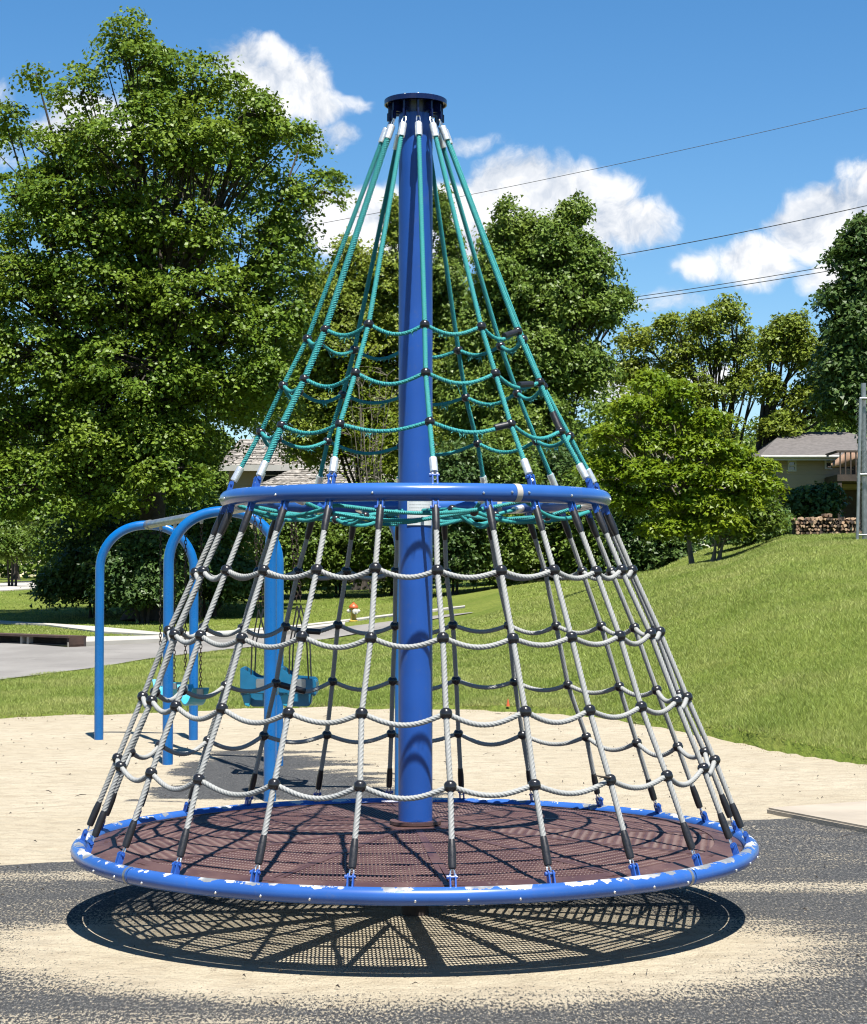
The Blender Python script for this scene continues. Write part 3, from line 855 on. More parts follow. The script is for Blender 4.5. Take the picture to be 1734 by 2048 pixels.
annulus(1.326, 1.446, floor_z(1.326) + .004, floor_z(1.446) - .008, .012).obj('rim_plate', M['deck'], climber)
annulus(0.08, 0.165, floor_z(.08) + .004, floor_z(.165) + .003, .012).obj('hub_plate', M['deck'], climber)

# ropes
LOW = [(RM + .012, 1.812), (.978, 1.533), (1.097, 1.263), (1.2105, .976), (1.3285, .706), (RB - .022, .36)]
UPP = [(.128, 3.545), (.492, 2.586), (.588, 2.370), (.703, 2.148), (RM - .006, 1.90)]
def node_table(rows, n, ph, jr, ja, jz):
    T = []
    for k in range(n):
        a = ph + 360 / n * k
        pts = []
        for i, (r, z) in enumerate(rows):
            e = 0 if i in (0, len(rows) - 1) else 1
            pts.append(pol(r + e * random.gauss(0, jr), a + e * random.gauss(0, ja), z + e * random.gauss(0, jz)))
        T.append(pts)
    return T
low = node_table(LOW, 24, 6, .004, .35, .003)
upp = node_table(UPP, 12, 6, .005, .9, .006)

def link_ring_mesh(L_, W_, r):
    pts = []
    for i in range(14):
        a = 2 * math.pi * i / 14
        pts.append((W_ * math.cos(a), 0, (L_ - W_) * np.sign(math.sin(a)) * min(1, abs(math.sin(a)) * 1.5) + W_ * math.sin(a)))
    mb = MB(); mb.tube(np.array(pts), r, 6, closed=True); return mb.mesh('shackle', M['steel'], True)
shackle_me = link_ring_mesh(0.021, 0.0085, 0.0032)
slv = MB(); slv.lathe([(.0118, -.058), (.0145, -.056), (.0158, -.04), (.0158, .015), (.0138, .042), (.0120, .054), (.011, .054)], 16)
sleeve_me = slv.mesh('sleeve', M['black_sleeve'], True)
sok = MB(); sok.lathe([(.010, -.034), (.0155, -.034), (.0165, -.031), (.0165, .031), (.0155, .034), (.010, .034)], 18)
socket_me = sok.mesh('socket', M['alu'], False)
lug = MB()
for s_ in (-1, 1): lug.box((s_ * .010, 0, .016), (.006, .022, .052)); lug.lathe([(.011, -.003), (.011, .003)], 12, (s_ * .010, 0, .042), (1, 0, 0))
lug.lathe([(.005, -.019), (.005, .019)], 8, (0, 0, .040), (1, 0, 0)); lug.lathe([(.008, -.004), (.008, .004)], 8, (-.019, 0, .040), (1, 0, 0))
lug.box((0, 0, -.012), (.026, .022, .014))
lug_me = lug.mesh('lug', M['lug_blue'])
bal = MB()
prof = []
for i in range(13):
    a = -math.pi / 2 + math.pi * i / 12
    r = .0258 * math.cos(a); z = .0242 * math.sin(a)
    if i == 6: r -= .0015
    prof.append((max(r, .0008), z))
bal.lathe(prof, 20)
ball_me = bal.mesh('rope_connector', M['black'], True)

def orient(p, axis): return Matrix.Translation(p) @ Vector(axis).to_track_quat('Z', 'Y').to_matrix().to_4x4()

def rope_obj(name, path, r, mat, parent, strands=4, pitch=.085, closed=False, step=.009, n=20, amp=.075):
    if closed:
        p = np.vstack([path, path[:1]]); p = resample(p, step)[:-1]
    else: p = resample(path, step)
    mb = MB(); mb.tube(p, r, n, strands, amp, pitch, True, closed)
    return mb.obj(name, mat, parent, True)

for k, pts in enumerate(low):
    a = 6 + 15 * k
    p0, p1 = pts[0], pts[-1]
    d0 = (pts[1] - p0).normalized(); d1 = (p1 - pts[-2]).normalized()
    path = [p0 + d0 * .07] + list(pts[1:-1]) + [p1 - d1 * .085]
    o = rope_obj('climbing_rope', np.array(path), .0115, M['rope_white'], climber, 5, .085)
    link('sleeve', sleeve_me, o, mat4=orient(p0 + d0 * .075, d0))
    link('sleeve', sleeve_me, o, mat4=orient(p1 - d1 * .115, -d1))
    link('shackle', shackle_me, o, mat4=orient(p0 + d0 * .000, d0))
    link('shackle', shackle_me, o, mat4=orient(p1 - d1 * .035, d1))
    rad = pol(1, a, 0)
    up = Vector((rad.x * -.15, rad.y * -.15, 1)).normalized()
    for (base, axis) in ((pol(RB - .012, a, ZB + TB - .006), Vector((-rad.x * .35, -rad.y * .35, 1))), (pol(RM + .010, a, ZM - TM + .012), Vector((rad.x * .35, rad.y * .35, -1)))):
        zax = axis.normalized(); xax = Vector((math.cos(R_(a)), math.sin(R_(a)), 0)); yax = zax.cross(xax).normalized()
        m4 = Matrix((xax, yax, zax)).transposed().to_4x4(); m4.translation = base
        link('lug', lug_me, climber, mat4=m4)
    for i in range(1, 5):
        link('rope_connector', ball_me, climber, mat4=orient(pts[i], (pts[i + 1] - pts[i - 1]).normalized()))

for k, pts in enumerate(upp):
    a = 6 + 30 * k
    p0, p1 = pts[0], pts[-1]
    d0 = (pts[1] - p0).normalized(); d1 = (p1 - pts[-2]).normalized()
    path = [p0 + d0 * .06] + list(pts[1:-1]) + [p1 - d1 * .09]
    o = rope_obj('upper_climbing_rope', np.array(path), .0108 if k != 10 else .0140, M['rope_green'], climber, 5, .06, amp=.09)
    link('socket', socket_me, o, mat4=orient(p0 + d0 * .045, d0))
    link('socket', socket_me, o, mat4=orient(p1 - d1 * .075, d1))
    link('shackle', shackle_me, o, mat4=orient(p0 + d0 * -.005, d0))
    link('shackle', shackle_me, o, mat4=orient(p1 - d1 * .025, d1))
    rad = pol(1, a, 0)
    zax = Vector((-rad.x * .3, -rad.y * .3, 1)).normalized(); xax = Vector((math.cos(R_(a)), math.sin(R_(a)), 0)); yax = zax.cross(xax).normalized()
    m4 = Matrix((xax, yax, zax)).transposed().to_4x4(); m4.translation = pol(RM - .004, a, ZM + TM - .006)
    link('lug', lug_me, climber, mat4=m4)
    for i in range(1, 4):
        link('rope_connector', ball_me, climber, mat4=orient(pts[i], (pts[i + 1] - pts[i - 1]).normalized()) @ Matrix.Scale(.86, 4))

def sag_loop(nodes, sag):
    path = []
    n = len(nodes)
    for k in range(n):
        p, q = nodes[k], nodes[(k + 1) % n]
        s = sag * random.uniform(.8, 1.2); sk = random.uniform(-.12, .12)
        for i in range(12):
            t = i / 12; w = 4 * t * (1 - t) * (1 + sk * (t - .5))
            w = w ** 1.25
            v = p.lerp(q, t); v = v + Vector((0, 0, -s * w)); path.append(v)
    return np.array(path)
for i, sg in zip(range(1, 5), (.030, .036, .040, .045)):
    rope_obj('cross_rope', sag_loop([p[i] for p in low]  , sg), .0108, M['rope_white'], climber, 5, .08, True)
for i in range(1, 4):
    rope_obj('upper_cross_rope', sag_loop([p[i] for p in upp], .040), .0088, M['rope_green'], climber, 4, .055, True, .009, 16)

# a few splices and worn spots of the net
def capsule(p, q, r, name, mat):
    mb = MB(); mb.tube(resample([p, q], .015), r, 12); return mb.obj(name, mat, climber, True)
def along(i, k, t, sg):
    p, q = upp[k % 12][i], upp[(k + 1) % 12][i]
    return p.lerp(q, t) + Vector((0, 0, -sg * (4 * t * (1 - t)) ** 1.25))
for (i, k, t0, t1) in ((1, 1, .62, .95), (2, 1, .52, .82), (3, 0, .80, 1.0)):
    capsule(along(i, k, t0, .03), along(i, k, t1, .03), .0145, 'splice_sleeve', M['black_sleeve'])
capsule(upp[2][2].lerp(upp[2][3], .62), upp[2][2].lerp(upp[2][3], .98), .0150, 'splice_sleeve', M['black_sleeve'])
def alongl(i, k, t, sg):
    p, q = low[k % 24][i], low[(k + 1) % 24][i]
    return p.lerp(q, t) + Vector((0, 0, -sg * (4 * t * (1 - t)) ** 1.25))
capsule(alongl(2, 13, .35, .036), alongl(2, 13, .8, .036), .0150, 'splice_sleeve', M['black_sleeve'])
capsule(alongl(3, 13, .5, .046), alongl(3, 13, .95, .06), .0160, 'splice_sleeve', M['black_sleeve'])
fr = MB()
for i in range(1, 4):
    for k in range(12):
        for _ in range(2):
            t0 = random.uniform(.25, .8)
            for _ in range(random.randint(4, 9)):
                t = t0 + random.gauss(0, .05); p = along(i, k, t, .04)
                d = Vector((random.gauss(0, .5), random.gauss(0, .5), -1 + random.gauss(0, .5))).normalized() * random.uniform(.012, .03)
                e = Vector((random.gauss(0, .3), random.gauss(0, .3), random.gauss(0, .3))) * .02
                fr.tube(np.array([p + Vector((0, 0, -.006)), p + d * .6, p + d + e]), np.array([.0016, .0014, .0008]), 4)
o = fr.obj('frayed_fibres', M['fray'], climber); o['kind'] = 'stuff'

# the slack inner net under the upper ring
webn = {}
for k in range(6):
    a = 21 + 60 * k
    pts = [pol(RM - .03, a, ZM - .012), pol(.60, a + random.uniform(-5, 5), ZM - .05 + random.gauss(0, .012)), pol(.36, a + random.uniform(-6, 6), ZM - .075 + random.gauss(0, .012)), pol(PR + .02, a, ZM - .05)]
    webn[k] = pts
    o = rope_obj('inner_net_rope', np.array(pts), .0088, M['rope_green'], climber, 6, .055)
    d0 = (pts[1] - pts[0]).normalized()
    link('socket', socket_me, o, mat4=orient(pts[0] + d0 * .035, d0))
    for i in (1, 2): link('rope_connector', ball_me, climber, mat4=orient(pts[i], (pts[i + 1] - pts[i - 1]).normalized()) @ Matrix.Scale(.8, 4))
for i in (1, 2):
    rope_obj('inner_net_cross_rope', sag_loop([webn[k][i] for k in range(6)], .035), .0085, M['rope_green'], climber, 6, .055, True)
rope_obj('inner_net_cross_rope', sag_loop([pol(RM - .05, 36 + 60 * k, ZM - .03 - .02 * (k % 2)) for k in range(6)], .05), .0085, M['rope_green'], climber, 6, .055, True)

# ------------------------------------------------------------------ swings
sw = thing('swing_frame', 'blue swing frame of three tall arches joined by a grey top rail', 'swing frame', (-1.7, 15.77, 0))
SW0 = Vector((-1.7, 15.77, 0))
def arch_path(cx, y, w, h):
    half = w / 2; rr = half
    pts = [(cx - half, y, -0.1)]
    hh = h - rr * 0.95
    for i in range(0, 25):
        a = math.pi - math.pi * i / 24
        c, s = math.cos(a), math.sin(a)
        pts.append((cx + half * np.sign(c) * abs(c) ** .92, y, hh + rr * .95 * s))
    pts.append((cx + half, y, -0.1))
    return np.array(pts)
arches = []
for (xl, xr, y, ytop) in ((199.5, 388, 18.3, 1041), (337, 557, 15.77, 1012), (541, 802, 13.2, 968)):
    X0, X1 = P(xl, 1157, y).x, P(xr, 1157, y).x
    h = P(300, ytop, y).z - .042
    arches.append(((X0 + X1) / 2, y, h))
    pth = arch_path((X0 + X1) / 2, y, X1 - X0, h) - np.array(SW0)
    mb = MB(); mb.tube(resample(pth, .05), .0425, 18); mb.obj('frame_arch', M['swing_blue'], sw, True)
for i in range(2):
    a, b = arches[i], arches[i + 1]
    p = Vector((a[0], a[1], a[2])) - SW0; q = Vector((b[0], b[1], b[2])) - SW0
    d = (q - p).normalized()
    mb = MB(); mb.tube(np.array([p + d * .05, q - d * .05]), .038, 16); rl = mb.obj('top_rail', M['galv'], sw, True)
    mb = MB(); mb.tube(np.array([p + d * .03, p + d * .13]), .045, 16); mb.tube(np.array([q - d * .13, q - d * .03]), .045, 16); mb.obj('rail_collar', M['galv'], rl, True)

def chain(mb, p, q, pitch=.034):
    p, q = np.array(p), np.array(q); L_ = np.linalg.norm(q - p); n = int(L_ / pitch); d = (q - p) / L_
    u = np.cross(d, [0, 1, 0.0]); u /= np.linalg.norm(u); w = np.cross(d, u)
    for i in range(n):
        c = p + d * (i + .5) * pitch; s = u if i % 2 else w
        pts = []
        for k in range(8):
            a = 2 * math.pi * k / 8
            pts.append(c + d * (.023 * math.cos(a)) + s * (.011 * math.sin(a)))
        mb.tube(np.array(pts), .0034, 4, closed=True)
def rail_at(bay, t):
    a, b = arches[bay], arches[bay + 1]
    return Vector((a[0] + (b[0] - a[0]) * t, a[1] + (b[1] - a[1]) * t, a[2] + (b[2] - a[2]) * t))
raildir = (Vector(arches[1]) - Vector(arches[0])).normalized()
def belt_swing(t, label):
    top = rail_at(0, t)
    g = thing('belt_swing', label, 'swing', (top.x, top.y, .0), 0, 'belt swings under the far bay')
    c = Vector((0, 0, 0)); hw = .27; zs = .50
    d = Vector((raildir.x, raildir.y, 0)).normalized()
    for s in (-1, 1):
        mb = MB(); chain(mb, d * (s * .27) + Vector((0, 0, top.z - .03)), d * (s * (hw - .01)) + Vector((0, 0, zs + .05))); mb.obj('chain', M['rust_chain'], g)
        mb = MB(); mb.lathe([(.012, -.035), (.016, -.02), (.016, .02), (.012, .035)], 10, tuple(d * (s * .27) + Vector((0, 0, top.z - .035)))); mb.obj('hanger', M['galv'], g, True)
    n = 12; side = Vector((-d.y, d.x, 0)); V = []
    for i in range(n + 1):
        u = -1 + 2 * i / n; z = zs + .055 * u * u * 1.4 - .075 * (1 - u * u)
        for (wv, dz) in ((-.072, .006), (.072, .006), (.072, -.008), (-.072, -.008)):
            p = d * (u * hw) + side * wv + Vector((0, 0, z + dz)); V.append(p)
    Fc = [(4 * i + j, 4 * i + (j + 1) % 4, 4 * i + 4 + (j + 1) % 4, 4 * i + 4 + j) for i in range(n) for j in range(4)] + [(3, 2, 1, 0), (4 * n, 4 * n + 1, 4 * n + 2, 4 * n + 3)]
    mb = MB(); mb.add(V, Fc); mb.obj('seat', M['teal_light'], g, False)
    for s in (-1, 1):
        mb = MB(); mb.box(tuple(d * (s * (hw - .015)) + Vector((0, 0, zs + .05))), (.05, .10, .05)); mb.obj('seat_clip', M['galv'], g)
belt_swing(.30, 'pale teal belt swing hanging nearer the far arch of the swing frame')
belt_swing(.64, 'pale teal belt swing hanging nearer the middle arch of the swing frame')

def bucket_swing(px, y, label):
    bay = 1; t = (y - arches[1][1]) / (arches[2][1] - arches[1][1]); top = rail_at(1, t)
    c = P(px, 1157, y)
    g = thing('bucket_swing', label, 'swing', (c.x, y, 0), 0, 'toddler bucket swings in the near bay')
    zb, zt = P(px, 1412, y).z, P(px, 1350, y).z
    k = y / F
    # shell: high back at the left, low front panel at the right, open leg holes, seen side on
    hw, hd = 37 * k, .15
    def panel(prof, y0, y1, name, mat, th=.014):
        n = len(prof)
        V = [(x, y0, z) for x, z in prof] + [(x, y1, z) for x, z in prof]
        Fc = [tuple(range(n))[::-1], tuple(n + i for i in range(n))] + [(i, (i + 1) % n, n + (i + 1) % n, n + i) for i in range(n)]
        mb = MB(); mb.add(V, Fc); me = mb.mesh(name, mat)
        bm = bmesh.new(); bm.from_mesh(me); bmesh.ops.recalc_face_normals(bm, faces=bm.faces)
        bmesh.ops.bevel(bm, geom=list(bm.edges), offset=.006, segments=2, affect='EDGES'); bm.to_mesh(me); bm.free()
        link(name, me, g)
    mz = (zb + zt) / 2
    for s in (-1, 1):
        y0 = s * hd
        panel([(-hw, mz - .01), (-hw, zt + .06), (-hw * .82, zt + .055), (-hw * .1, zt - .01), (hw * .9, zt - .02), (hw, zt - .05), (hw, mz - .02)], y0 - .010, y0 + .010, 'side_panel', M['teal'])
    panel([(-hw * .55, zb + .02), (-hw * .5, mz), (hw * .75, mz), (hw * .7, zb + .02), (hw * .55, zb), (-hw * .4, zb)], -hd * .45, hd * .45, 'seat', M['teal'])
    panel([(-hw, mz - .03), (-hw, zt + .06), (-hw + .03, zt + .06), (-hw + .03, mz - .03)], -hd + .012, hd - .012, 'back_panel', M['teal'])
    panel([(hw - .03, mz - .03), (hw - .03, zt - .03), (hw - .002, zt - .04), (hw - .002, mz - .03)], -hd + .012, hd - .012, 'front_panel', M['teal'])
    for s in (-1, 1):
        panel([(-hw * .78, zb + .01), (-hw * .95, mz - .02), (-hw * .45, mz - .02), (-hw * .5, zb)], s * hd * .75 - .012, s * hd * .75 + .012, 'leg_strap', M['teal_light'])
        panel([(-hw * .15, zt - .085), (-hw * .15, zt - .02), (hw * .45, zt - .02), (hw * .45, zt - .085), (hw * .38, zt - .10), (-hw * .08, zt - .10)], s * (hd + .012) - .004, s * (hd + .012) + .004, 'hanger_plate', M['galv'])
    for s in (-1, 1):
        p = Vector((top.x - c.x, s * .24, top.z - .03)); mid = Vector((.0, s * .2, zt + .50))
        mb = MB(); chain(mb, p, mid); mb.obj('chain', M['rust_chain'], g)
        mb = MB()
        for dx in (-.06, .08): mb.tube(resample([mid, mid.lerp(Vector((dx, s * hd, zt - .02)), .5) + Vector((dx * .35, 0, 0)), Vector((dx, s * hd, zt - .02))], .03), .006, 6)
        mb.obj('hanger_strap', M['black_sleeve'], g)
bucket_swing(522, 14.9, 'teal toddler bucket swing farther along the near bay')
bucket_swing(598, 14.1, 'teal toddler bucket swing closest to the net climber')

# ------------------------------------------------------------------ trees and shrubs
def leaves_np(cent, norm, size, spread=0.9, tri=False):
    """one folded four cornered leaf per centre"""
    n = len(cent)
    nn = norm + rng.normal(0, spread * .55, (n, 3)); nn /= np.linalg.norm(nn, axis=1)[:, None]
    d = rng.normal(0, 1, (n, 3)); d[:, 2] -= 0.5
    d -= nn * np.sum(d * nn, 1)[:, None]; d /= np.linalg.norm(d, axis=1)[:, None] + 1e-9
    w = np.cross(nn, d)
    s = size * rng.uniform(.65, 1.3, n)[:, None]
    if tri:
        V = np.stack([cent - d * s * .45 + w * s * .48, cent - d * s * .35 - w * s * .48, cent + d * s * .72 - nn * s * .12], 1)
        return V.reshape(-1, 3), np.arange(3 * n).reshape(n, 3)
    V = np.stack([cent - d * s * .5, cent + w * s * .40 - nn * s * .08 - d * s * .05, cent + d * s * .55 - nn * s * .10, cent - w * s * .40 - nn * s * .08 - d * s * .05], 1)
    Q = np.arange(4 * n).reshape(n, 4)
    return V.reshape(-1, 3), Q

def bez(p, q, bend, n=7):
    p, q = np.array(p, float), np.array(q, float)
    mid = (p + q) / 2 + bend
    t = np.linspace(0, 1, n)[:, None]
    return (1 - t) ** 2 * p + 2 * t * (1 - t) * mid + t * t * q

def tree(name, label, cat, base_px, depth, lobes, n_leaf, leaf, mat, bark, trunk_r, fork, group=None, flat=.45, clump_r=.55, per=34, deep=.55, sprig=.32, hold=None, multi=1, tilt=.45, gaps=(), tri=True, limb_k=.24):
    """lobes: (px, py, half width px, half height px); the crown is built from leafy sprays inside the lobes"""
    k = depth / F
    b = P(base_px[0], base_px[1], depth)
    b.z = float(terrain(b.x, b.y)) - .05
    root = thing(name, label, cat, b, 0, group)
    L = []
    xs = [l[0] for l in lobes]; cx0 = (min(xs) + max(xs)) / 2; Rx = max(1, (max(xs) - min(xs)) / 2 + 40)
    for (px, py, rx, ry) in lobes:
        c = P(px, py, depth)
        half = math.sqrt(max(0.05, 1 - ((px - cx0) / (Rx * 1.05)) ** 2)) * Rx * k * deep
        rz = (rx + ry) / 2 * k
        offs = [0.0] if half < rz * .8 else [-half * .75, half * .75]
        for o in offs:
            L.append((np.array([c.x - b.x, o * rng.uniform(.7, 1.1), c.z - b.z]), np.array([rx * k, max(rz, .3), ry * k]), o))
    area = np.array([(r[0] * r[1] + r[0] * r[2] + r[1] * r[2]) * (1.0 if o <= 0 else .6) for (_, r, o) in L])
    ncl = np.maximum(1, (area / area.sum() * n_leaf / per)).astype(int)
    cents, norms, tw, rnd = [], [], MB(), []
    trunk_top = np.array([(P(fork[0], fork[1], depth).x - b.x), 0, P(fork[0], fork[1], depth).z - b.z])
    tr = MB()
    for m in range(multi):
        off = np.array([(m - (multi - 1) / 2) * trunk_r * 2.4, rng.uniform(-1, 1) * trunk_r, 0])
        pth = resample(bez(off, trunk_top + off * 1.6, rng.normal(0, trunk_r * .8, 3) * np.array([1, 1, 0]), 9), max(.15, trunk_r * .8))
        rr = np.linspace(trunk_r, trunk_r * .22, len(pth)); rr[0] *= 1.5
        if len(rr) > 2: rr[1] *= 1.15
        tr.tube(pth, rr, 10)
    tr.obj('trunk', M[bark], root, True)
    for (c, r, o), nc in zip(L, ncl):
        hub = trunk_top * (1 if hold is None else hold)
        limb = bez(hub * rng.uniform(.5, .97), c, np.array([0, 0, -.10 * np.linalg.norm(c - hub)]) + rng.normal(0, .13, 3) * np.linalg.norm(c - hub))
        tw.tube(limb, np.linspace(trunk_r * limb_k, trunk_r * limb_k * .16, len(limb)), 6)
        v = rng.normal(0, 1, (nc, 3)); v /= np.linalg.norm(v, axis=1)[:, None]
        rad = rng.uniform(.18, 1, nc) ** .4
        rad *= np.where(rng.uniform(0, 1, nc) < sprig, rng.uniform(1.1, 1.45, nc), 1.0)
        p = c + v * r * rad[:, None]
        keep = np.ones(nc, bool)
        for (gx, gy, gw, gh) in gaps:       # openings in the crown
            g = P(gx, gy, depth); gc = np.array([g.x - b.x, g.z - b.z])
            keep &= ((p[:, 0] - gc[0]) / (gw * k + clump_r * .5)) ** 2 + ((p[:, 2] - gc[1]) / (gh * k + clump_r * .4)) ** 2 > 1
        v, p = v[keep], p[keep]; nc = len(p)
        if nc == 0: continue
        for i in range(nc):
            if rng.uniform() < .30:
                st = limb[rng.integers(3, 7)]
                tw.tube(bez(st, p[i], rng.normal(0, .1, 3), 4), np.linspace(trunk_r * .07 + .012, .008, 4), 4, caps=False)
        cnt = rng.integers(int(per * .5), int(per * 1.5), nc)
        idx = np.repeat(np.arange(nc), cnt)
        n = len(idx)
        cr = clump_r * rng.uniform(.55, 1.35, nc)
        # every spray is a flat leafy pad tilted and drooping outwards
        outw = v * np.array([1, 1, .3]); outw /= np.linalg.norm(outw, axis=1)[:, None]
        pn = np.array([0, 0, 1.0]) + outw * tilt + rng.normal(0, .16, (nc, 3)); pn /= np.linalg.norm(pn, axis=1)[:, None]
        e1 = np.cross(pn, rng.normal(0, 1, (nc, 3))); e1 /= np.linalg.norm(e1, axis=1)[:, None]
        e2 = np.cross(pn, e1)
        lob = rng.uniform(0, 2 * np.pi, nc); asp = rng.uniform(.6, 1.0, nc)
        th = rng.uniform(0, 2 * np.pi, n); ro = np.sqrt(rng.uniform(0, 1, n)) * (1 + .25 * np.sin(3 * th + lob[idx])) * rng.uniform(.85, 1.1, n)
        c1, c2 = ro * np.cos(th), ro * np.sin(th) * asp[idx]
        hgt = rng.normal(0, flat * .22, n) - .28 * ro ** 2
        q = p[idx] + (e1[idx] * c1[:, None] + e2[idx] * c2[:, None] + pn[idx] * hgt[:, None]) * cr[idx][:, None]
        cents.append(q)
        nn = pn[idx] + .45 * (e1[idx] * c1[:, None] + e2[idx] * c2[:, None])
        norms.append(nn)
        rnd.append(np.clip(np.repeat(rng.uniform(.0, .75, nc), cnt) * .6 + rng.uniform(0, .55, n), 0, 1))
    tw.obj('branches', M[bark], root, True)['kind'] = 'stuff'
    C_ = np.concatenate(cents); Nn = np.concatenate(norms)
    # nothing grows below the ground
    C_[:, 2] = np.maximum(C_[:, 2], .12)
    V, Q = leaves_np(C_, Nn, leaf, .9, tri)
    cr_o = link('crown', np_mesh('crown', V, Q, M[mat], np.concatenate(rnd)), root)
    cr_o['kind'] = 'stuff'
    return root

tree('shade_tree', 'huge broad leaved shade tree behind the swings, dark inside and bright on top', 'tree', (290, 1215), 62,
     [(275, 110, 42, 50), (300, 180, 85, 60), (185, 220, 65, 55), (415, 190, 75, 60), (500, 265, 80, 65), (95, 175, 32, 16), (30, 255, 45, 28), (130, 330, 95, 55),
      (290, 300, 130, 80), (440, 320, 105, 70), (595, 272, 42, 20), (645, 372, 42, 20), (560, 420, 75, 55), (50, 420, 80, 60), (200, 440, 120, 80), (380, 460, 115, 80),
      (565, 520, 65, 60), (50, 560, 95, 75), (230, 590, 130, 85), (420, 610, 115, 85), (560, 640, 65, 75), (90, 720, 115, 80), (300, 750, 130, 80), (450, 770, 95, 72),
      (330, 880, 90, 55), (395, 880, 45, 45), (150, 820, 80, 55), (300, 935, 80, 40), (265, 1000, 60, 24), (30, 1000, 60, 34), (-20, 960, 60, 55), (130, 1005, 70, 26), (20, 840, 65, 60), (110, 940, 100, 46), (360, 950, 75, 38), (220, 880, 80, 55), (540, 760, 60, 60), (-60, 650, 80, 80), (-60, 880, 60, 50)],
     270000, .128, 'leaf_big', 'bark', .55, (335, 600), flat=.55, clump_r=.70, per=100, sprig=.25, tri=False,
     gaps=[(235, 250, 30, 24), (100, 245, 26, 22), (62, 335, 26, 20), (455, 250, 22, 16), (410, 400, 30, 18), (455, 420, 20, 24), (400, 545, 30, 18), (270, 195, 18, 12), (610, 330, 40, 16), (330, 380, 16, 12), (520, 380, 18, 14), (14, 425, 16, 24)])
tree('maple_tree', 'mid green tree with a ragged twin top left of the blue pole', 'tree', (720, 1175), 80,
     [(700, 510, 22, 34), (672, 560, 24, 34), (792, 440, 18, 44), (762, 560, 50, 65), (690, 640, 80, 85), (775, 700, 85, 95), (640, 720, 75, 85), (700, 820, 105, 95), (790, 870, 85, 95), (620, 850, 60, 80), (640, 600, 45, 60)],
     105000, .125, 'leaf_olive', 'bark', .3, (715, 850), flat=.9, clump_r=.58, per=70, tilt=.7)
tree('slender_tree', 'slender green tree rising directly behind the blue pole', 'tree', (885, 1175), 84,
     [(880, 430, 18, 44), (902, 500, 22, 40), (890, 560, 36, 50), (905, 640, 50, 80), (890, 750, 60, 90), (910, 860, 60, 80), (840, 600, 40, 70)],
     55000, .125, 'leaf_mid', 'bark', .25, (885, 850), flat=.9, clump_r=.5, per=64, tilt=.8)
tree('bushy_tree', 'large bushy tree with a spiky top right of the blue pole', 'tree', (1090, 1165), 75,
     [(1012, 440, 18, 34), (985, 490, 24, 30), (1050, 455, 18, 26), (1160, 418, 16, 26), (1130, 445, 18, 26), (1090, 500, 70, 50), (1170, 530, 48, 48), (1000, 560, 60, 60), (1100, 600, 100, 65), (1195, 610, 50, 36), (1240, 600, 20, 20), (960, 680, 55, 65),
      (1060, 710, 90, 70), (1160, 735, 60, 46), (960, 800, 75, 75), (1060, 850, 105, 85)],
     150000, .122, 'leaf_mid', 'bark', .35, (1075, 830), flat=.9, clump_r=.56, per=70, tilt=.8)
tree('open_tree', 'airy tree with several upright limbs and sky showing through', 'tree', (1448, 1090), 85,
     [(1268, 680, 34, 24), (1330, 655, 30, 22), (1395, 655, 34, 30), (1450, 630, 34, 26), (1488, 690, 22, 34), (1275, 735, 40, 20), (1360, 715, 42, 28), (1440, 710, 30, 24), (1470, 770, 28, 26), (1310, 790, 40, 22), (1400, 790, 34, 24), (1430, 850, 36, 24), (1505, 745, 24, 18), (1345, 750, 26, 14), (1250, 760, 26, 14)],
     30000, .125, 'leaf_olive', 'bark', .26, (1445, 880), flat=.8, clump_r=.55, per=46, multi=2, limb_k=.4)
tree('leaning_tree', 'leaning dark limbed tree growing beside the beige house', 'tree', (1502, 1060), 80,
     [(1575, 652, 30, 24), (1600, 700, 36, 32), (1540, 690, 20, 30), (1645, 765, 42, 28), (1600, 795, 34, 18), (1560, 850, 40, 26), (1660, 815, 26, 22), (1535, 770, 18, 22)],
     27000, .122, 'leaf_olive', 'bark', .24, (1550, 770), flat=.8, clump_r=.5, per=46, multi=2, limb_k=.42)
tree('tall_dark_tree', 'tall dark green tree cut off at the right edge of the picture', 'tree', (1800, 1080), 58,
     [(1722, 478, 32, 36), (1684, 512, 22, 18), (1725, 560, 36, 46), (1668, 588, 28, 14), (1704, 650, 48, 55), (1690, 730, 50, 52), (1735, 800, 45, 50), (1680, 800, 42, 30), (1790, 560, 60, 100), (1800, 700, 70, 100), (1830, 450, 60, 70)],
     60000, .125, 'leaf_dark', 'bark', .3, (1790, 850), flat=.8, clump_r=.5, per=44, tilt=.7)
tree('young_lime_tree', 'young lime green tree with a thin pale trunk on the grassy slope', 'tree', (1385, 1128), 44.5,
     [(1290, 760, 22, 12), (1345, 785, 26, 12), (1255, 812, 34, 12), (1330, 832, 42, 14), (1405, 842, 36, 12), (1225, 862, 40, 14), (1300, 880, 40, 14), (1385, 890, 46, 14), (1450, 905, 34, 12), (1200, 925, 34, 20),
      (1275, 940, 44, 16), (1360, 945, 46, 16), (1440, 955, 40, 13), (1505, 930, 28, 10), (1215, 985, 36, 20), (1300, 1000, 44, 18), (1395, 1000, 58, 18), (1480, 995, 36, 13), (1520, 965, 22, 9), (1385, 1045, 44, 12), (1320, 1050, 30, 12), (1440, 1040, 26, 10)],
     72000, .080, 'leaf_lime', 'bark_pale', .065, (1370, 940), flat=.35, clump_r=.36, per=46, sprig=.5, deep=.7, limb_k=.35)
tree('forked_small_tree', 'small forked tree with bare pale stems behind the lime green tree', 'tree', (1430, 1118), 52,
     [(1450, 1030, 45, 26), (1510, 1035, 45, 28), (1500, 990, 36, 24), (1400, 1020, 30, 20)],
     18000, .09, 'leaf_shrub', 'bark_pale', .07, (1440, 1075), flat=.5, clump_r=.4, multi=2)
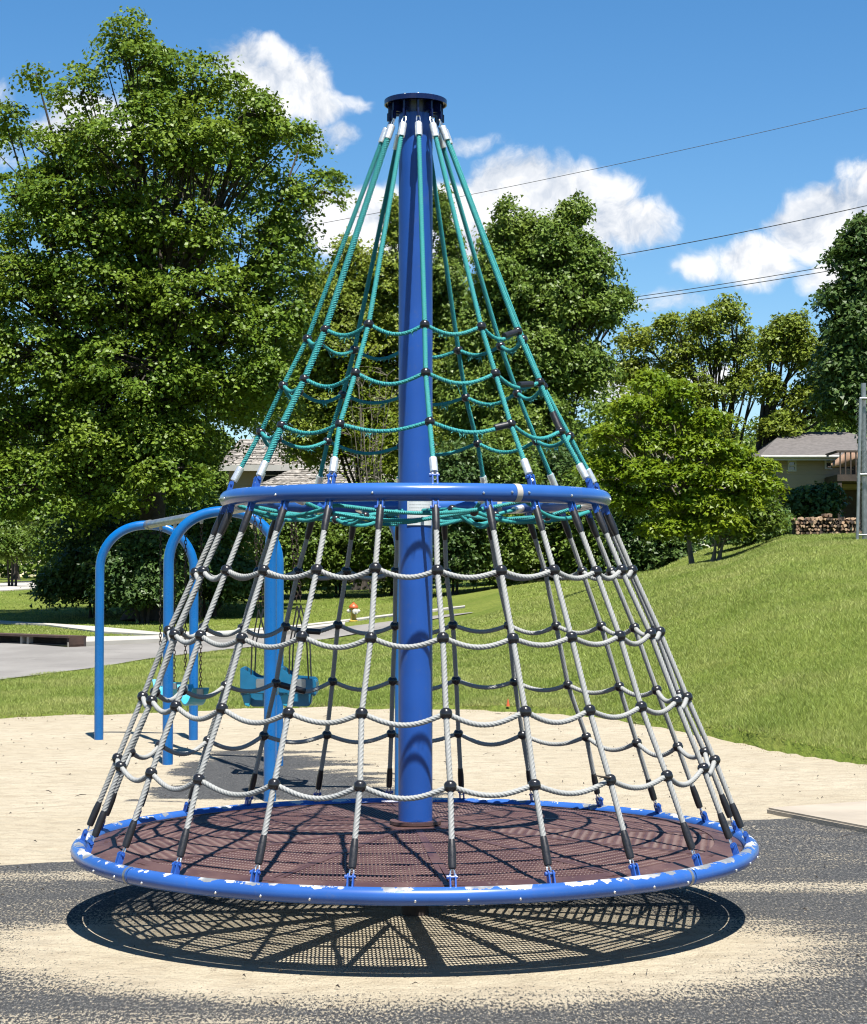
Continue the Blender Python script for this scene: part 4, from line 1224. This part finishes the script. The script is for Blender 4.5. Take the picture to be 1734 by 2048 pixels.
shr = [(905, 1165, 68, [(900, 1000, 75, 90), (890, 1090, 80, 75), (930, 930, 60, 60)], 'dense dark shrub just right of the pole foot'),
       (1005, 1165, 69, [(1005, 960, 80, 85), (1000, 1060, 85, 90), (1010, 1110, 80, 50)], 'tall dark shrub behind the middle of the white net'),
       (1110, 1165, 70, [(1105, 980, 75, 85), (1110, 1080, 80, 80)], 'dark shrub under the bushy tree'),
       (1200, 1160, 68, [(1195, 1000, 70, 80), (1205, 1085, 75, 70)], 'dark shrub beside the upper ring end'),
       (1275, 1150, 64, [(1270, 1030, 60, 70), (1290, 1090, 65, 55), (1340, 1080, 45, 50)], 'dark shrub at the foot of the lime green tree'),
       (790, 1170, 72, [(780, 1050, 70, 70), (800, 1110, 65, 55)], 'green shrub behind the pale twiggy sapling'),
       (680, 1175, 74, [(680, 1060, 70, 72), (660, 1110, 75, 60)], 'green shrub between the house roof and the street lawn'),
       (590, 1180, 72, [(590, 1070, 70, 68), (560, 1120, 70, 50)], 'dark shrub right of the shade tree trunk'),
       (1500, 1100, 56, [(1490, 1050, 70, 36), (1545, 1050, 40, 30)], 'low dark shrub left of the firewood stack'),
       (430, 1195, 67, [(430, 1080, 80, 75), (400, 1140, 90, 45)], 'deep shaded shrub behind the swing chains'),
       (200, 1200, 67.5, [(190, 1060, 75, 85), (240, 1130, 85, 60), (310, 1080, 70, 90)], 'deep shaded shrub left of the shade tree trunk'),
       (285, 1212, 60.3, [(250, 1120, 60, 60), (330, 1130, 60, 60), (285, 1170, 80, 34)], 'added shrub round the foot of the shade tree trunk, dark leaves in place of shade'),
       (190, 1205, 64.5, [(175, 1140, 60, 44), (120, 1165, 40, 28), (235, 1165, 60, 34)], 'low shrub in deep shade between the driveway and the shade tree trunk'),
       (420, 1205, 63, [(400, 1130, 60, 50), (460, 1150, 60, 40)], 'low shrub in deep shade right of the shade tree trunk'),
       (110, 1160, 84, [(110, 1075, 48, 46), (140, 1110, 40, 44)], 'bright leafy bush beside the driveway'),
       (25, 1120, 92, [(20, 1085, 60, 26)], 'low bush on the mulch bank')]
for i, (bx, by, dp, lb, lab) in enumerate(shr):
    big = len(lb) > 1 and dp > 60
    tree('shrub', lab, 'shrub', (bx, by), dp, lb, 20000 if big else 10000, .115, 'leaf_shrub' if i in (14, 15, 5, 6) else ('leaf_mid' if i % 2 and i not in (11, 13) else 'leaf_dark'), 'bark', .06, (bx, by - 50), 'shrubs along the far side of the lawn', flat=.6, clump_r=.5, multi=3)  # dark leaves put the crown's shade into the shrub at the trunk foot
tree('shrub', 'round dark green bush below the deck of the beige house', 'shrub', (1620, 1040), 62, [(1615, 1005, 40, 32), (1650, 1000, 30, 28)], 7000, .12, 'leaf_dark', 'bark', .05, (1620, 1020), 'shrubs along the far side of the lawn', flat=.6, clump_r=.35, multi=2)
far = [(1600, 1000, 118, [(1600, 870, 70, 40), (1560, 880, 60, 40)], 'distant tree showing over the left end of the house roof'),
       (1690, 1000, 124, [(1690, 860, 60, 40), (1730, 870, 60, 46)], 'distant tree showing over the right end of the house roof'),
       (1300, 1040, 110, [(1290, 880, 80, 60), (1230, 850, 70, 60), (1310, 950, 80, 60)], 'distant tree seen between the bushy tree and the open tree'),
       (1440, 1040, 112, [(1420, 900, 80, 40), (1480, 930, 70, 40)], 'distant tree behind the crown of the lime green tree'),
       (30, 1080, 120, [(0, 900, 80, 90), (60, 980, 70, 60), (-40, 1000, 60, 60)], 'distant tree behind the lower left boughs of the shade tree'),
       (560, 1080, 125, [(560, 720, 90, 90), (640, 690, 70, 80), (520, 810, 80, 60)], 'distant tree behind the shake roofed house'),
       (760, 1080, 122, [(740, 800, 80, 90), (820, 780, 60, 80)], 'distant tree behind the tree left of the pole'),
       (950, 1080, 118, [(950, 900, 90, 80), (1040, 930, 80, 70)], 'distant tree behind the shrubs right of the pole'),
       (1150, 1080, 116, [(1130, 930, 90, 70), (1210, 960, 70, 60)], 'distant tree behind the bushy tree')]
far += [(150, 1100, 108, [(120, 1010, 80, 80), (180, 950, 70, 70)], 'distant tree low behind the driveway bush'),
        (330, 1100, 106, [(330, 1040, 90, 80), (400, 980, 70, 70)], 'distant tree behind the shade tree trunk'),
        (-60, 1100, 104, [(-80, 1050, 80, 70), (-10, 1060, 60, 60)], 'distant tree at the left edge behind the mulch bank'),
        (240, 1100, 109, [(250, 960, 90, 90), (320, 890, 70, 80), (100, 880, 80, 80)], 'distant tree filling the gap behind the lower boughs of the shade tree'),
        (480, 1100, 112, [(470, 1040, 70, 60), (420, 920, 60, 60)], 'distant tree left of the shake roofed house')]
for (bx, by, dp, lb, lab) in far:
    tree('distant_tree', lab, 'tree', (bx, by), dp, lb, 10000, .24, 'leaf_mid', 'bark', .25, (bx, by - 60), 'distant trees behind the houses', flat=.6, clump_r=.8, per=26)

def far_wood():
    cs = []
    for a in np.arange(-.42, .46, .0045):
        y = 150 + rng.uniform(-10, 10); x = a * y; z0 = float(terrain(x, y)); h = rng.uniform(4.5, 7.5)
        m = 330
        v = rng.normal(0, 1, (m, 3)); v /= np.linalg.norm(v, axis=1)[:, None]
        cs.append(np.array([x, y, z0 + h * .5]) + v * np.array([1.6, 1.6, h * .52]) * rng.uniform(.7, 1.05, (m, 1)))
    C_ = np.concatenate(cs)
    V, Q = leaves_np(C_, np.tile([0, -.3, 1.0], (len(C_), 1)), .5)
    tag(link('far_wood', np_mesh('far_wood', V, Q, M['leaf_mid'], rng.uniform(0, 1, len(Q)))), 'far off belt of trees closing the view behind the houses', 'wood', kind='stuff')
far_wood()

def sapling():
    b = G(745, 1185); dp = b.y
    root = thing('bare_sapling', 'pale twiggy sapling with bare thin stems left of the pole', 'sapling', b)
    mb = MB(); tw = []
    for i in range(16):
        tx, ty = random.uniform(690, 800), random.uniform(700, 930)
        q = P(tx, ty, dp + random.uniform(-1.5, 1.5)) - b
        pth = bez((random.uniform(-.1, .1), 0, 0), q, np.array([random.uniform(-.5, .5), 0, .6]), 9)
        mb.tube(pth, np.linspace(.035, .008, 9), 5); tw.append(pth)
    mb.obj('stems', M['bark_pale'], root, True)
    mb = MB(); cs = []
    for pth in tw:
        for _ in range(14):
            s = pth[random.randint(2, 8)]; e = s + np.array([random.gauss(0, .45), random.gauss(0, .4), random.uniform(.0, .7)])
            mb.tube(bez(s, e, np.array([0, 0, .05]), 4), np.linspace(.012, .005, 4), 4, caps=False); cs.append(e)
    mb.obj('twigs', M['bark_pale'], root, True)['kind'] = 'stuff'
    cs = np.array(cs); C_ = np.repeat(cs, 9, 0) + rng.normal(0, .16, (len(cs) * 9, 3))
    V, Q = leaves_np(C_, np.tile([0, 0, 1.0], (len(C_), 1)), .10)
    o = link('leaves', np_mesh('leaves', V, Q, M['leaf_lime'], rng.uniform(0, 1, len(Q))), root); o['kind'] = 'stuff'
sapling()

# ------------------------------------------------------------------ houses
def window(parent, x, y, z, w, h):
    mb = MB(); t = .07
    for (cx, cz, sx, sz) in ((0, h / 2, w + t, t), (0, -h / 2, w + t, t), (-w / 2, 0, t, h - t), (w / 2, 0, t, h - t), (0, 0, w - t, .05)): mb.box((x + cx, y - .02, z + cz), (sx, .1, sz))
    f = mb.obj('window', M['trim'], parent)
    mb = MB(); mb.box((x, y + .01, z), (w, .03, h)); mb.obj('pane', M['glass'], f)

def beige_house():
    y = 76.0; k = y / F
    o = P(1530, 1040, y); gz = float(terrain(o.x, y))
    root = thing('beige_house', 'beige two storey house with grey hip roof and a rear deck behind the slope', 'house', (o.x, y, gz))
    X = lambda px: P(px, 1000, y).x - o.x
    Z = lambda py: P(1530, py, y).z - gz
    W0, W1 = X(1541), X(1860); zt, zm, zb = Z(912), Z(978), -.3
    mb = MB(); mb.box(((W0 + W1) / 2, 3.5, (zt + zm) / 2), (W1 - W0, 7, zt - zm)); mb.obj('upper_wall', M['beige'], root)
    mb = MB(); mb.box(((W0 + .5 + W1) / 2, 3.9, (zm + zb) / 2), (W1 - W0 - .5, 6.2, zm - zb)); mb.obj('lower_wall', M['deck_wood'], root)  # dark colour paints in the shade of the recess under the deck
    e = .45
    x0, x1, y0, y1 = W0 - e, W1 + e, -e, 7 + e; zr = Z(868); xr0, ym = X(1598), 3.5
    mb = MB()
    mb.add([(x0, y0, zt), (x1, y0, zt), (x1, y1, zt), (x0, y1, zt), (xr0, ym, zr + .35), (x1 - 3, ym, zr + .35)], [(0, 1, 5, 4), (1, 2, 5), (2, 3, 4, 5), (3, 0, 4), (0, 3, 2, 1)])
    rf = mb.obj('roof', M['roof'], root)
    mb = MB(); mb.box(((x0 + x1) / 2, y0 - .02, zt - .10), (x1 - x0, .05, .2)); mb.box((x0 - .02, (y0 + y1) / 2, zt - .10), (.05, y1 - y0 - .02, .2)); mb.obj('fascia', M['trim'], rf)
    mb = MB(); mb.tube(np.array([(x0, y0 - .10, zt - .06), (x1, y0 - .10, zt - .06)]), .06, 8); mb.obj('gutter', M['trim'], rf, True)
    mb = MB(); mb.tube(np.array([(W0 + .12, -.06, zt - .2), (W0 + .12, -.06, zm - .2)]), .04, 8); mb.obj('downpipe', M['galv'], root, True)
    mb = MB(); mb.lathe([(.06, 0), (.06, .6)], 10, (X(1622), 3.2, zr + .05)); mb.obj('vent_pipe', M['galv'], rf)
    window(root, X(1584), 0, Z(932), 14 * k, 19 * k)
    window(root, X(1657), 0, Z(924), 12 * k, 26 * k)
    # deck
    dx0, dx1, dz = X(1649), X(1860), Z(962)
    mb = MB(); mb.box(((dx0 + dx1) / 2, -1.25, dz), (dx1 - dx0, 2.4, .25)); mb.obj('deck_floor', M['deck_wood'], root)
    for i in range(6): mb = MB(); mb.box((dx0 + .1 + i * 1.2, -2.35, (dz - .12 + zb) / 2), (.14, .14, dz - .12 - zb)); mb.obj('deck_post', M['deck_wood'], root)
    rail = MB(); rail.box(((dx0 + dx1) / 2, -2.40, dz + 1.0), (dx1 - dx0, .09, .08)); rail.box((dx0 + .02, -1.2, dz + 1.0), (.08, 2.3, .08)); ro = rail.obj('deck_railing', M['deck_wood'], root)
    for i in range(22):
        mb = MB(); mb.box((dx0 + .12 + i * .2, -2.40, dz + .545), (.05, .05, .83)); mb.obj('baluster', M['deck_wood'], ro)
    t = thing('folded_parasol', 'folded orange and white striped canvas on the deck of the beige house', 'parasol', (o.x + X(1690), y - 1.9, gz + dz + .13))
    mb = MB(); mb.tube(np.array([(-.9, 0, .35), (-.3, 0, .62), (.35, 0, .60), (.95, 0, .30)]), np.array([.08, .30, .34, .10]), 9); mb.obj('canvas', M['canvas_orange'], t, True)
    mb = MB(); mb.tube(np.array([(-1.05, 0, .3), (1.1, 0, .24)]), .03, 6); mb.box((.0, 0, .15), (.3, .3, .3)); mb.obj('stand', M['deck_wood'], t)
beige_house()

def shake_house():
    y = 98.0; k = y / F
    o = P(600, 1100, y); gz = float(terrain(o.x, y))
    root = thing('shake_roofed_house', 'low house with weathered grey shake roofs behind the upper net', 'house', (o.x, y, gz))
    X = lambda px: P(px, 1000, y).x - o.x
    Z = lambda py: P(600, py, y).z - gz
    mb = MB(); mb.box(((X(455) + X(900)) / 2, 4.5, Z(938) / 2 - .2), (X(900) - X(455), 8, Z(938) + .4)); mb.obj('wall', M['beige'], root)
    mb = MB(); mb.box(((X(540) + X(880)) / 2, -1.2, Z(975) / 2 - .2), (X(880) - X(540), 3.0, Z(975) + .4)); mb.obj('front_wall', M['deck_wood'], root)
    def slope(a, b, c, d, rows, name):
        """a-b lower edge, d-c upper edge: courses of split shakes, each proud of the next"""
        a, b, c, d = map(np.array, (a, b, c, d)); mb = MB()
        nrm = np.cross(b - a, d - a); nrm = nrm / np.linalg.norm(nrm); nrm *= np.sign(nrm[2])
        for i in range(rows):
            t0, t1 = i / rows, (i + 1.15) / rows
            l0, r0 = a + (d - a) * t0, b + (c - b) * t0; l1, r1 = a + (d - a) * min(1, t1), b + (c - b) * min(1, t1)
            n = max(3, int(np.linalg.norm(r0 - l0) / .32))
            cut = np.sort(np.concatenate([[0, 1], rng.uniform(0, 1, n - 1)]))
            for s0, s1 in zip(cut[:-1], cut[1:]):
                if s1 - s0 < 1e-4: continue
                lift = nrm * rng.uniform(.03, .09); slip = (a - d) / np.linalg.norm(a - d) * rng.uniform(0, .06)
                p, q = l0 + (r0 - l0) * s0 + slip, l0 + (r0 - l0) * (s1 - .004) + slip
                u, v = l1 + (r1 - l1) * (s1 - .004), l1 + (r1 - l1) * s0
                mb.add([p, q, u, v, p + lift, q + lift, u + nrm * .012, v + nrm * .012], [(4, 5, 6, 7), (0, 1, 5, 4), (0, 4, 7, 3), (1, 2, 6, 5)])
        so = mb.obj(name, M['shake'], root); so['kind'] = 'stuff'
    e0, er = Z(932), Z(878)
    slope((X(438), -.4, e0), (X(905), -.4, e0), (X(860), 4.5, er + .3), (X(462), 4.5, er + .3), 17, 'roof_shakes')
    mb = MB(); mb.add([(X(438), -.4, e0 - .05), (X(905), -.4, e0 - .05), (X(860), 4.5, er + .2), (X(462), 4.5, er + .2), (X(905), 9.4, e0 - .05), (X(438), 9.4, e0 - .05)], [(0, 1, 2, 3), (3, 2, 4, 5), (0, 3, 5), (1, 4, 2)]); mb.obj('roof', M['shake'], root)
    e1, e2 = Z(985), Z(938)
    slope((X(512), -3.4, e1), (X(900), -3.4, e1), (X(850), -.5, e2), (X(590), -.5, e2), 11, 'roof_shakes')
    mb = MB(); mb.add([(X(512), -3.4, e1 - .05), (X(900), -3.4, e1 - .05), (X(850), -.5, e2 - .06), (X(590), -.5, e2 - .06), (X(900), .2, e1 - .05), (X(512), .2, e1 - .05)], [(0, 1, 2, 3), (3, 2, 4, 5), (0, 3, 5), (1, 4, 2)]); mb.obj('lower_roof', M['shake'], root)
    mb = MB(); mb.box(((X(438) + X(905)) / 2, -.47, e0 - .12), (X(905) - X(438), .06, .3)); mb.obj('fascia', M['trim'], root)
    mb = MB(); mb.box((X(573), -.2, Z(950)), (.18, .18, 1.3)); mb.obj('porch_post', M['trim'], root)
    mb = MB(); mb.box((X(645), 1.2, Z(920) + .2), (.35, .35, .9)); mb.obj('flue', M['rust_brown'], root)
    window(root, X(545), .42, Z(950), 1.2, .7)
shake_house()

# ------------------------------------------------------------------ firewood, fence, hydrant, drain, wires
def firewood():
    p0, p1 = P(1583, 1076, 53), P(1712, 1074, 53)
    gz = float(terrain((p0.x + p1.x) / 2, 53))
    root = thing('firewood_stack', 'long stack of split firewood on the crest of the slope below the beige house', 'firewood', ((p0.x + p1.x) / 2, 53, gz))
    L_ = p1.x - p0.x; h = P(1650, 1034, 53).z - gz
    tones = [MB(), MB(), MB()]
    z = -.1
    while z < h:
        x = -L_ / 2 + rng.uniform(0, .1); rmax = 0
        while x < L_ / 2:
            r = rng.uniform(.032, .062); n = int(rng.integers(3, 7)); a0 = rng.uniform(0, 6.28)
            a = a0 + np.linspace(0, 2 * np.pi, n, endpoint=False) + rng.normal(0, .18, n)
            rr = r * rng.uniform(.8, 1.15, n); d = rng.uniform(-.10, .08)
            top = h - .12 * abs(math.sin(x * 1.7))
            if z + r < top + .06:
                A = np.stack([x + r + rr * np.cos(a), np.full(n, -.25 + d), z + r + rr * np.sin(a)], 1); B = A.copy(); B[:, 1] = .25
                tones[int(rng.integers(0, 3))].add(np.concatenate([A, B]), [tuple(range(n))] + [(i, n + i, n + (i + 1) % n, (i + 1) % n) for i in range(n)])
            x += 2 * r * .98
        z += .094
    for mb, mt in zip(tones, ('log_end', 'log_pale', 'log_dark')):
        o = mb.obj('split_logs', M[mt], root); o['kind'] = 'stuff'
    mb = MB(); mb.box((0, .05, h * .42), (L_ - .1, .36, h * .8)); mb.obj('inner_logs', M['bark'], root)
firewood()

def chain_fence():
    y = 41.0; k = y / F
    b = P(1714, 1077, y); gz = float(terrain(b.x, y))
    root = thing('chain_link_backstop', 'tall galvanised chain link backstop at the right edge of the slope', 'fence', (b.x, y, gz))
    X = lambda px: P(px, 900, y).x - b.x
    Z = lambda py: P(1714, py, y).z - gz
    def pipe(p, q, r, name='post'):
        mb = MB(); mb.tube(np.array([p, q]), r, 10); return mb.obj(name, M['galv'], root, True)
    pipe((0, 0, -.2), (X(1722), 0, Z(797)), .035)
    pipe((X(1731), .15, -.2), (X(1731), .15, Z(765)), .055)
    pipe((X(1722) - .02, 0, Z(797)), (X(1900), 0, Z(797)), .03, 'rail')
    pipe((X(1718), 0, Z(949)), (X(1900), 0, Z(947)), .028, 'rail')
    pipe((0, 0, Z(1070)), (X(1900), 0, Z(1070)), .02, 'rail')
    pipe((X(1880), 0, -.2), (X(1880), 0, Z(797)), .035)
    mb = MB(); h = Z(797); w = X(1880); s = .11
    n = int((w + h) / s)
    for i in range(n):
        for sg in (1, -1):
            # diagonal wires clipped to the panel
            x0 = -h + i * s
            a0, a1 = max(0.0, x0), min(w, x0 + h)
            if a1 <= a0: continue
            z0, z1 = a0 - x0, a1 - x0
            if sg < 0: z0, z1 = h - z0, h - z1
            mb.tube(np.array([(a0, .045 * sg * .1, z0), (a1, .045 * sg * .1, z1)]), .0024, 4, caps=False)
    o = mb.obj('chain_link_mesh', M['galv'], root); o['kind'] = 'stuff'
chain_fence()

def hydrant():
    b = G(707, 1243)
    s = 40 * b.y / F / .76
    r = thing('fire_hydrant', 'yellow fire hydrant with orange cap and white nozzles on the far verge', 'fire hydrant', b)
    def p(f, n, m, sm=True): mb = MB(); f(mb); o = mb.obj(n, m, r, sm); o.scale = (s, s, s); return o
    p(lambda q: q.lathe([(.17, -.05), (.17, .03), (.14, .05), (.115, .07), (.105, .40), (.12, .42), (.12, .50), (.0, .50)], 20), 'barrel', M['hyd_yellow'])
    p(lambda q: (q.lathe([(.17, .50), (.18, .52), (.175, .56), (.14, .62), (.08, .67), (.04, .69), (.035, .74), (.0, .74)], 20)), 'bonnet', M['hyd_orange'])
    for sx in (-1, 1):
        p(lambda q: q.lathe([(.065, 0), (.065, .09), (.078, .09), (.078, .14), (.03, .15), (.03, .175)], 14, (sx * .08, 0, .40), (sx, 0, 0)), 'nozzle', M['hyd_white'])
    p(lambda q: q.lathe([(.09, 0), (.09, .08), (.105, .08), (.105, .15), (.04, .16), (.04, .19)], 16, (.03, -.08, .38), (.45, -1, 0)), 'pumper_nozzle', M['hyd_white'])
hydrant()

def drain():
    a, b = G(-120, 1284), G(138, 1296)
    d = (b - a); L_ = d.length; d.normalize(); ang = math.atan2(d.y, d.x)
    r = thing('storm_drain_inlet', 'rusty topped storm drain inlet with dark openings in the far kerb', 'storm drain', (a.x, a.y, float(terrain(a.x, a.y))), ang)
    h = .20
    mb = MB(); mb.box((L_ / 2, .22, h + .02), (L_, .48, .045)); mb.obj('top_plate', M['rust_brown'], r)
    mb = MB(); mb.box((L_ / 2, .42, h / 2), (L_, .06, h - .005)); mb.box((L_ / 2, .21, .04), (L_, .36, .03)); mb.obj('recess', M['dark_hole'], r)
    for px in (33, 88):
        q = G(px, 1290); t = (Vector((q.x, q.y, 0)) - Vector((a.x, a.y, 0))).dot(Vector((d.x, d.y, 0)))
        mb = MB(); mb.box((t, .08, h / 2), (.08, .12, h - .004)); mb.obj('divider', M['concrete'], r)
    mb = MB(); mb.box((L_ - .05, .20, h / 2), (.1, .38, h - .004)); mb.obj('end_wall', M['rust_brown'], r)
drain()

wires = [((560, 462), (1900, 176), 96, .013, 'thin high power line running behind the net top', 10),
         ((1120, 530), (1900, 372), 88, .019, 'single power line crossing the right hand cloud', 8),
         ((1180, 606), (1900, 487), 90, .017, 'upper power line of the close pair over the open tree', 6),
         ((1180, 612), (1900, 498), 90, .018, 'lower power line of the close pair over the open tree', 6)]
for (a, b, y, r, lab, sg) in wires:
    p, q = P(*a, y), P(*b, y - 8)
    c = (p + q) / 2
    t = np.linspace(-.6, 1.5, 40)
    pts = np.array([np.array(p + (q - p) * float(s)) + np.array([0, 0, (-4 * s * (1 - s)) * sg * y / F]) for s in t])
    mb = MB(); mb.tube(pts, r, 6); o = mb.obj('power_line', M['cable'], None, True)
    tag(o, lab, 'power line', 'power lines')

# ------------------------------------------------------------------ grass
def grass(n, y0, y1, power, name, label, amin=-.30, amax=.34, hgt=(.028, .058), keep=None, mat='grass', creep=0.0):
    u = rng.uniform(0, 1, n)
    a = rng.uniform(amin, amax, n)
    lo = np.maximum(edge_y(a) - creep if y0 is None else np.full(n, y0), 1)
    inv = (1 / lo) ** power * (1 - u) + (1 / y1) ** power * u
    y = inv ** (-1 / power); x = a * y
    if keep is not None:
        k = keep(x, y, a); x, y, a = x[k], y[k], a[k]
    # ragged margin: some blades creep on to the sand
    d = y - edge_y(a)
    m = np.sin(a * 220) * .12 + np.sin(a * 91 + 2) * .18 + rng.normal(0, .10, len(y))
    k = d > m - .05 - creep * rng.uniform(0, 1, len(y)) ** 2
    x, y, a, d = x[k], y[k], a[k], d[k]
    n = len(x)
    z = terrain(x, y); z = np.where(d < .05, 0.0, z)
    clump = .5 + .5 * np.sin(x * 1.9 + 1.1 * np.sin(y * 1.3)) * np.sin(y * 2.3 + 1.7 * np.sin(x * .9))
    h = rng.uniform(hgt[0], hgt[1], n) * (.75 + .5 * clump) * np.clip(.65 + d * .8, .5, 1)
    w = .0034 * (y / 16) * rng.uniform(.7, 1.4, n)
    t = rng.uniform(0, 2 * np.pi, n)
    lean = rng.normal(0, .55, (n, 2)) * h[:, None]
    B = np.stack([x, y, z - .01], 1)
    wd = np.stack([np.cos(t) * w, np.sin(t) * w * .6, np.zeros(n)], 1)
    T = B + np.stack([lean[:, 0], lean[:, 1], h], 1)
    V = np.stack([B - wd, B + wd, T], 1).reshape(-1, 3)
    Q = np.arange(3 * n).reshape(n, 3)
    patch = .5 + .5 * np.sin(x * .45 + 2 * np.sin(y * .21)) * np.sin(y * .33 + .7)
    patch = .5 * patch + .28 * (.5 + .5 * np.sin(x * 2.7 + 3 * np.sin(y * .8)) * np.sin(y * 1.9 + 2 * np.sin(x * 1.1))) + .22 * (.5 + .5 * np.sin((x * .8 - y * .35) * 5.2))
    rnd = np.clip(rng.uniform(0, .62, n) + .75 * (patch - .3), 0, 1)
    o = link(name, np_mesh(name, V, Q, M[mat], rnd))
    tag(o, label, 'grass', kind='stuff')
def on_lawn(x, y, a):
    # keep off the street
    near = np.interp(a, [-.30, -.222, -.174, -.145, -.10, -.063, -.03, .02, .05], [23.4, 28.4, 32.2, 36.0, 41.2, 45, 51, 70, 200])
    return y < near
grass(820000, None, 46, 1.0, 'lawn_grass', 'mown green grass blades of the lawn and slope around the sand', keep=on_lawn)
def far_lawn(x, y, a):
    return (y > np.interp(a, [-.3, -.222, -.1, -.05, 0, .05], [46, 46, 52, 58, 52, 46])) & ~on_lawn(x, y, a) | ((a > 0.04) & (y > 45))
grass(150000, 45, 92, .6, 'far_lawn_grass', 'mown grass of the front lawns beyond the street', hgt=(.035, .06), keep=far_lawn)

def at_margin(x, y, a):
    d = y - edge_y(a); return (d < .35) & (rng.uniform(0, 1, len(y)) < np.where(d < 0, .35, 1) * (.35 + .65 * (np.sin(a * 150) * np.sin(a * 67 + 1) > -.2)))
grass(90000, None, 25, 1.0, 'straw_margin', 'thin dry straw and creeping grass where the lawn meets the sand', hgt=(.015, .045), keep=at_margin, mat='straw', creep=.75)

# ------------------------------------------------------------------ loose bits on the sand
def debris():
    mb = MB()
    for _ in range(420):
        a = random.uniform(-.26, .26); y = random.uniform(6.5, 22); x = a * y
        if math.hypot(x - TX, y - TY) < 1.4: continue
        if y > edge_y(a) - .1: continue
        s = random.uniform(.004, .014) * (1 if random.random() < .95 else 4); t = random.uniform(0, math.pi)
        d = Vector((math.cos(t), math.sin(t), random.uniform(-.1, .25))).normalized() * s
        w = random.uniform(.002, .0045)
        mb.tube(np.array([Vector((x, y, .012)) - d, Vector((x, y, .018)), Vector((x, y, .012)) + d]), np.array([w * .5, w, w * .4]), 5)
    o = mb.obj('bark_chips', M['bark'], None); tag(o, 'scattered bark chips and bits of twig lying on the sand', 'wood chips', kind='stuff')
debris()
def bits():
    t = G(1016, 1424); 
    mb = MB(); mb.lathe([(.022, 0), (.016, .03), (.008, .07), (.002, .085)], 8)
    o = mb.obj('orange_marker', M['hyd_orange'], None, True, (t.x, t.y, max(0, t.z) - .004)); tag(o, 'tiny rust orange pointed bit standing where sand meets grass', 'marker')
    n = low[2][4] + Vector((TX, TY, 0))
    mb = MB(); mb.tube(np.array([(0, -.028, .012), (-.03, -.035, .016), (-.062, -.035, .022)]), np.array([.004, .005, .002]), 6); mb.tube(np.array([(-.03, -.035, .016), (-.045, -.04, .010)]), np.array([.003, .0015]), 5)
    o = mb.obj('caught_twig', M['bark'], None, True, n); tag(o, 'small dry twig caught on a black connector of the white net', 'twig')
bits()
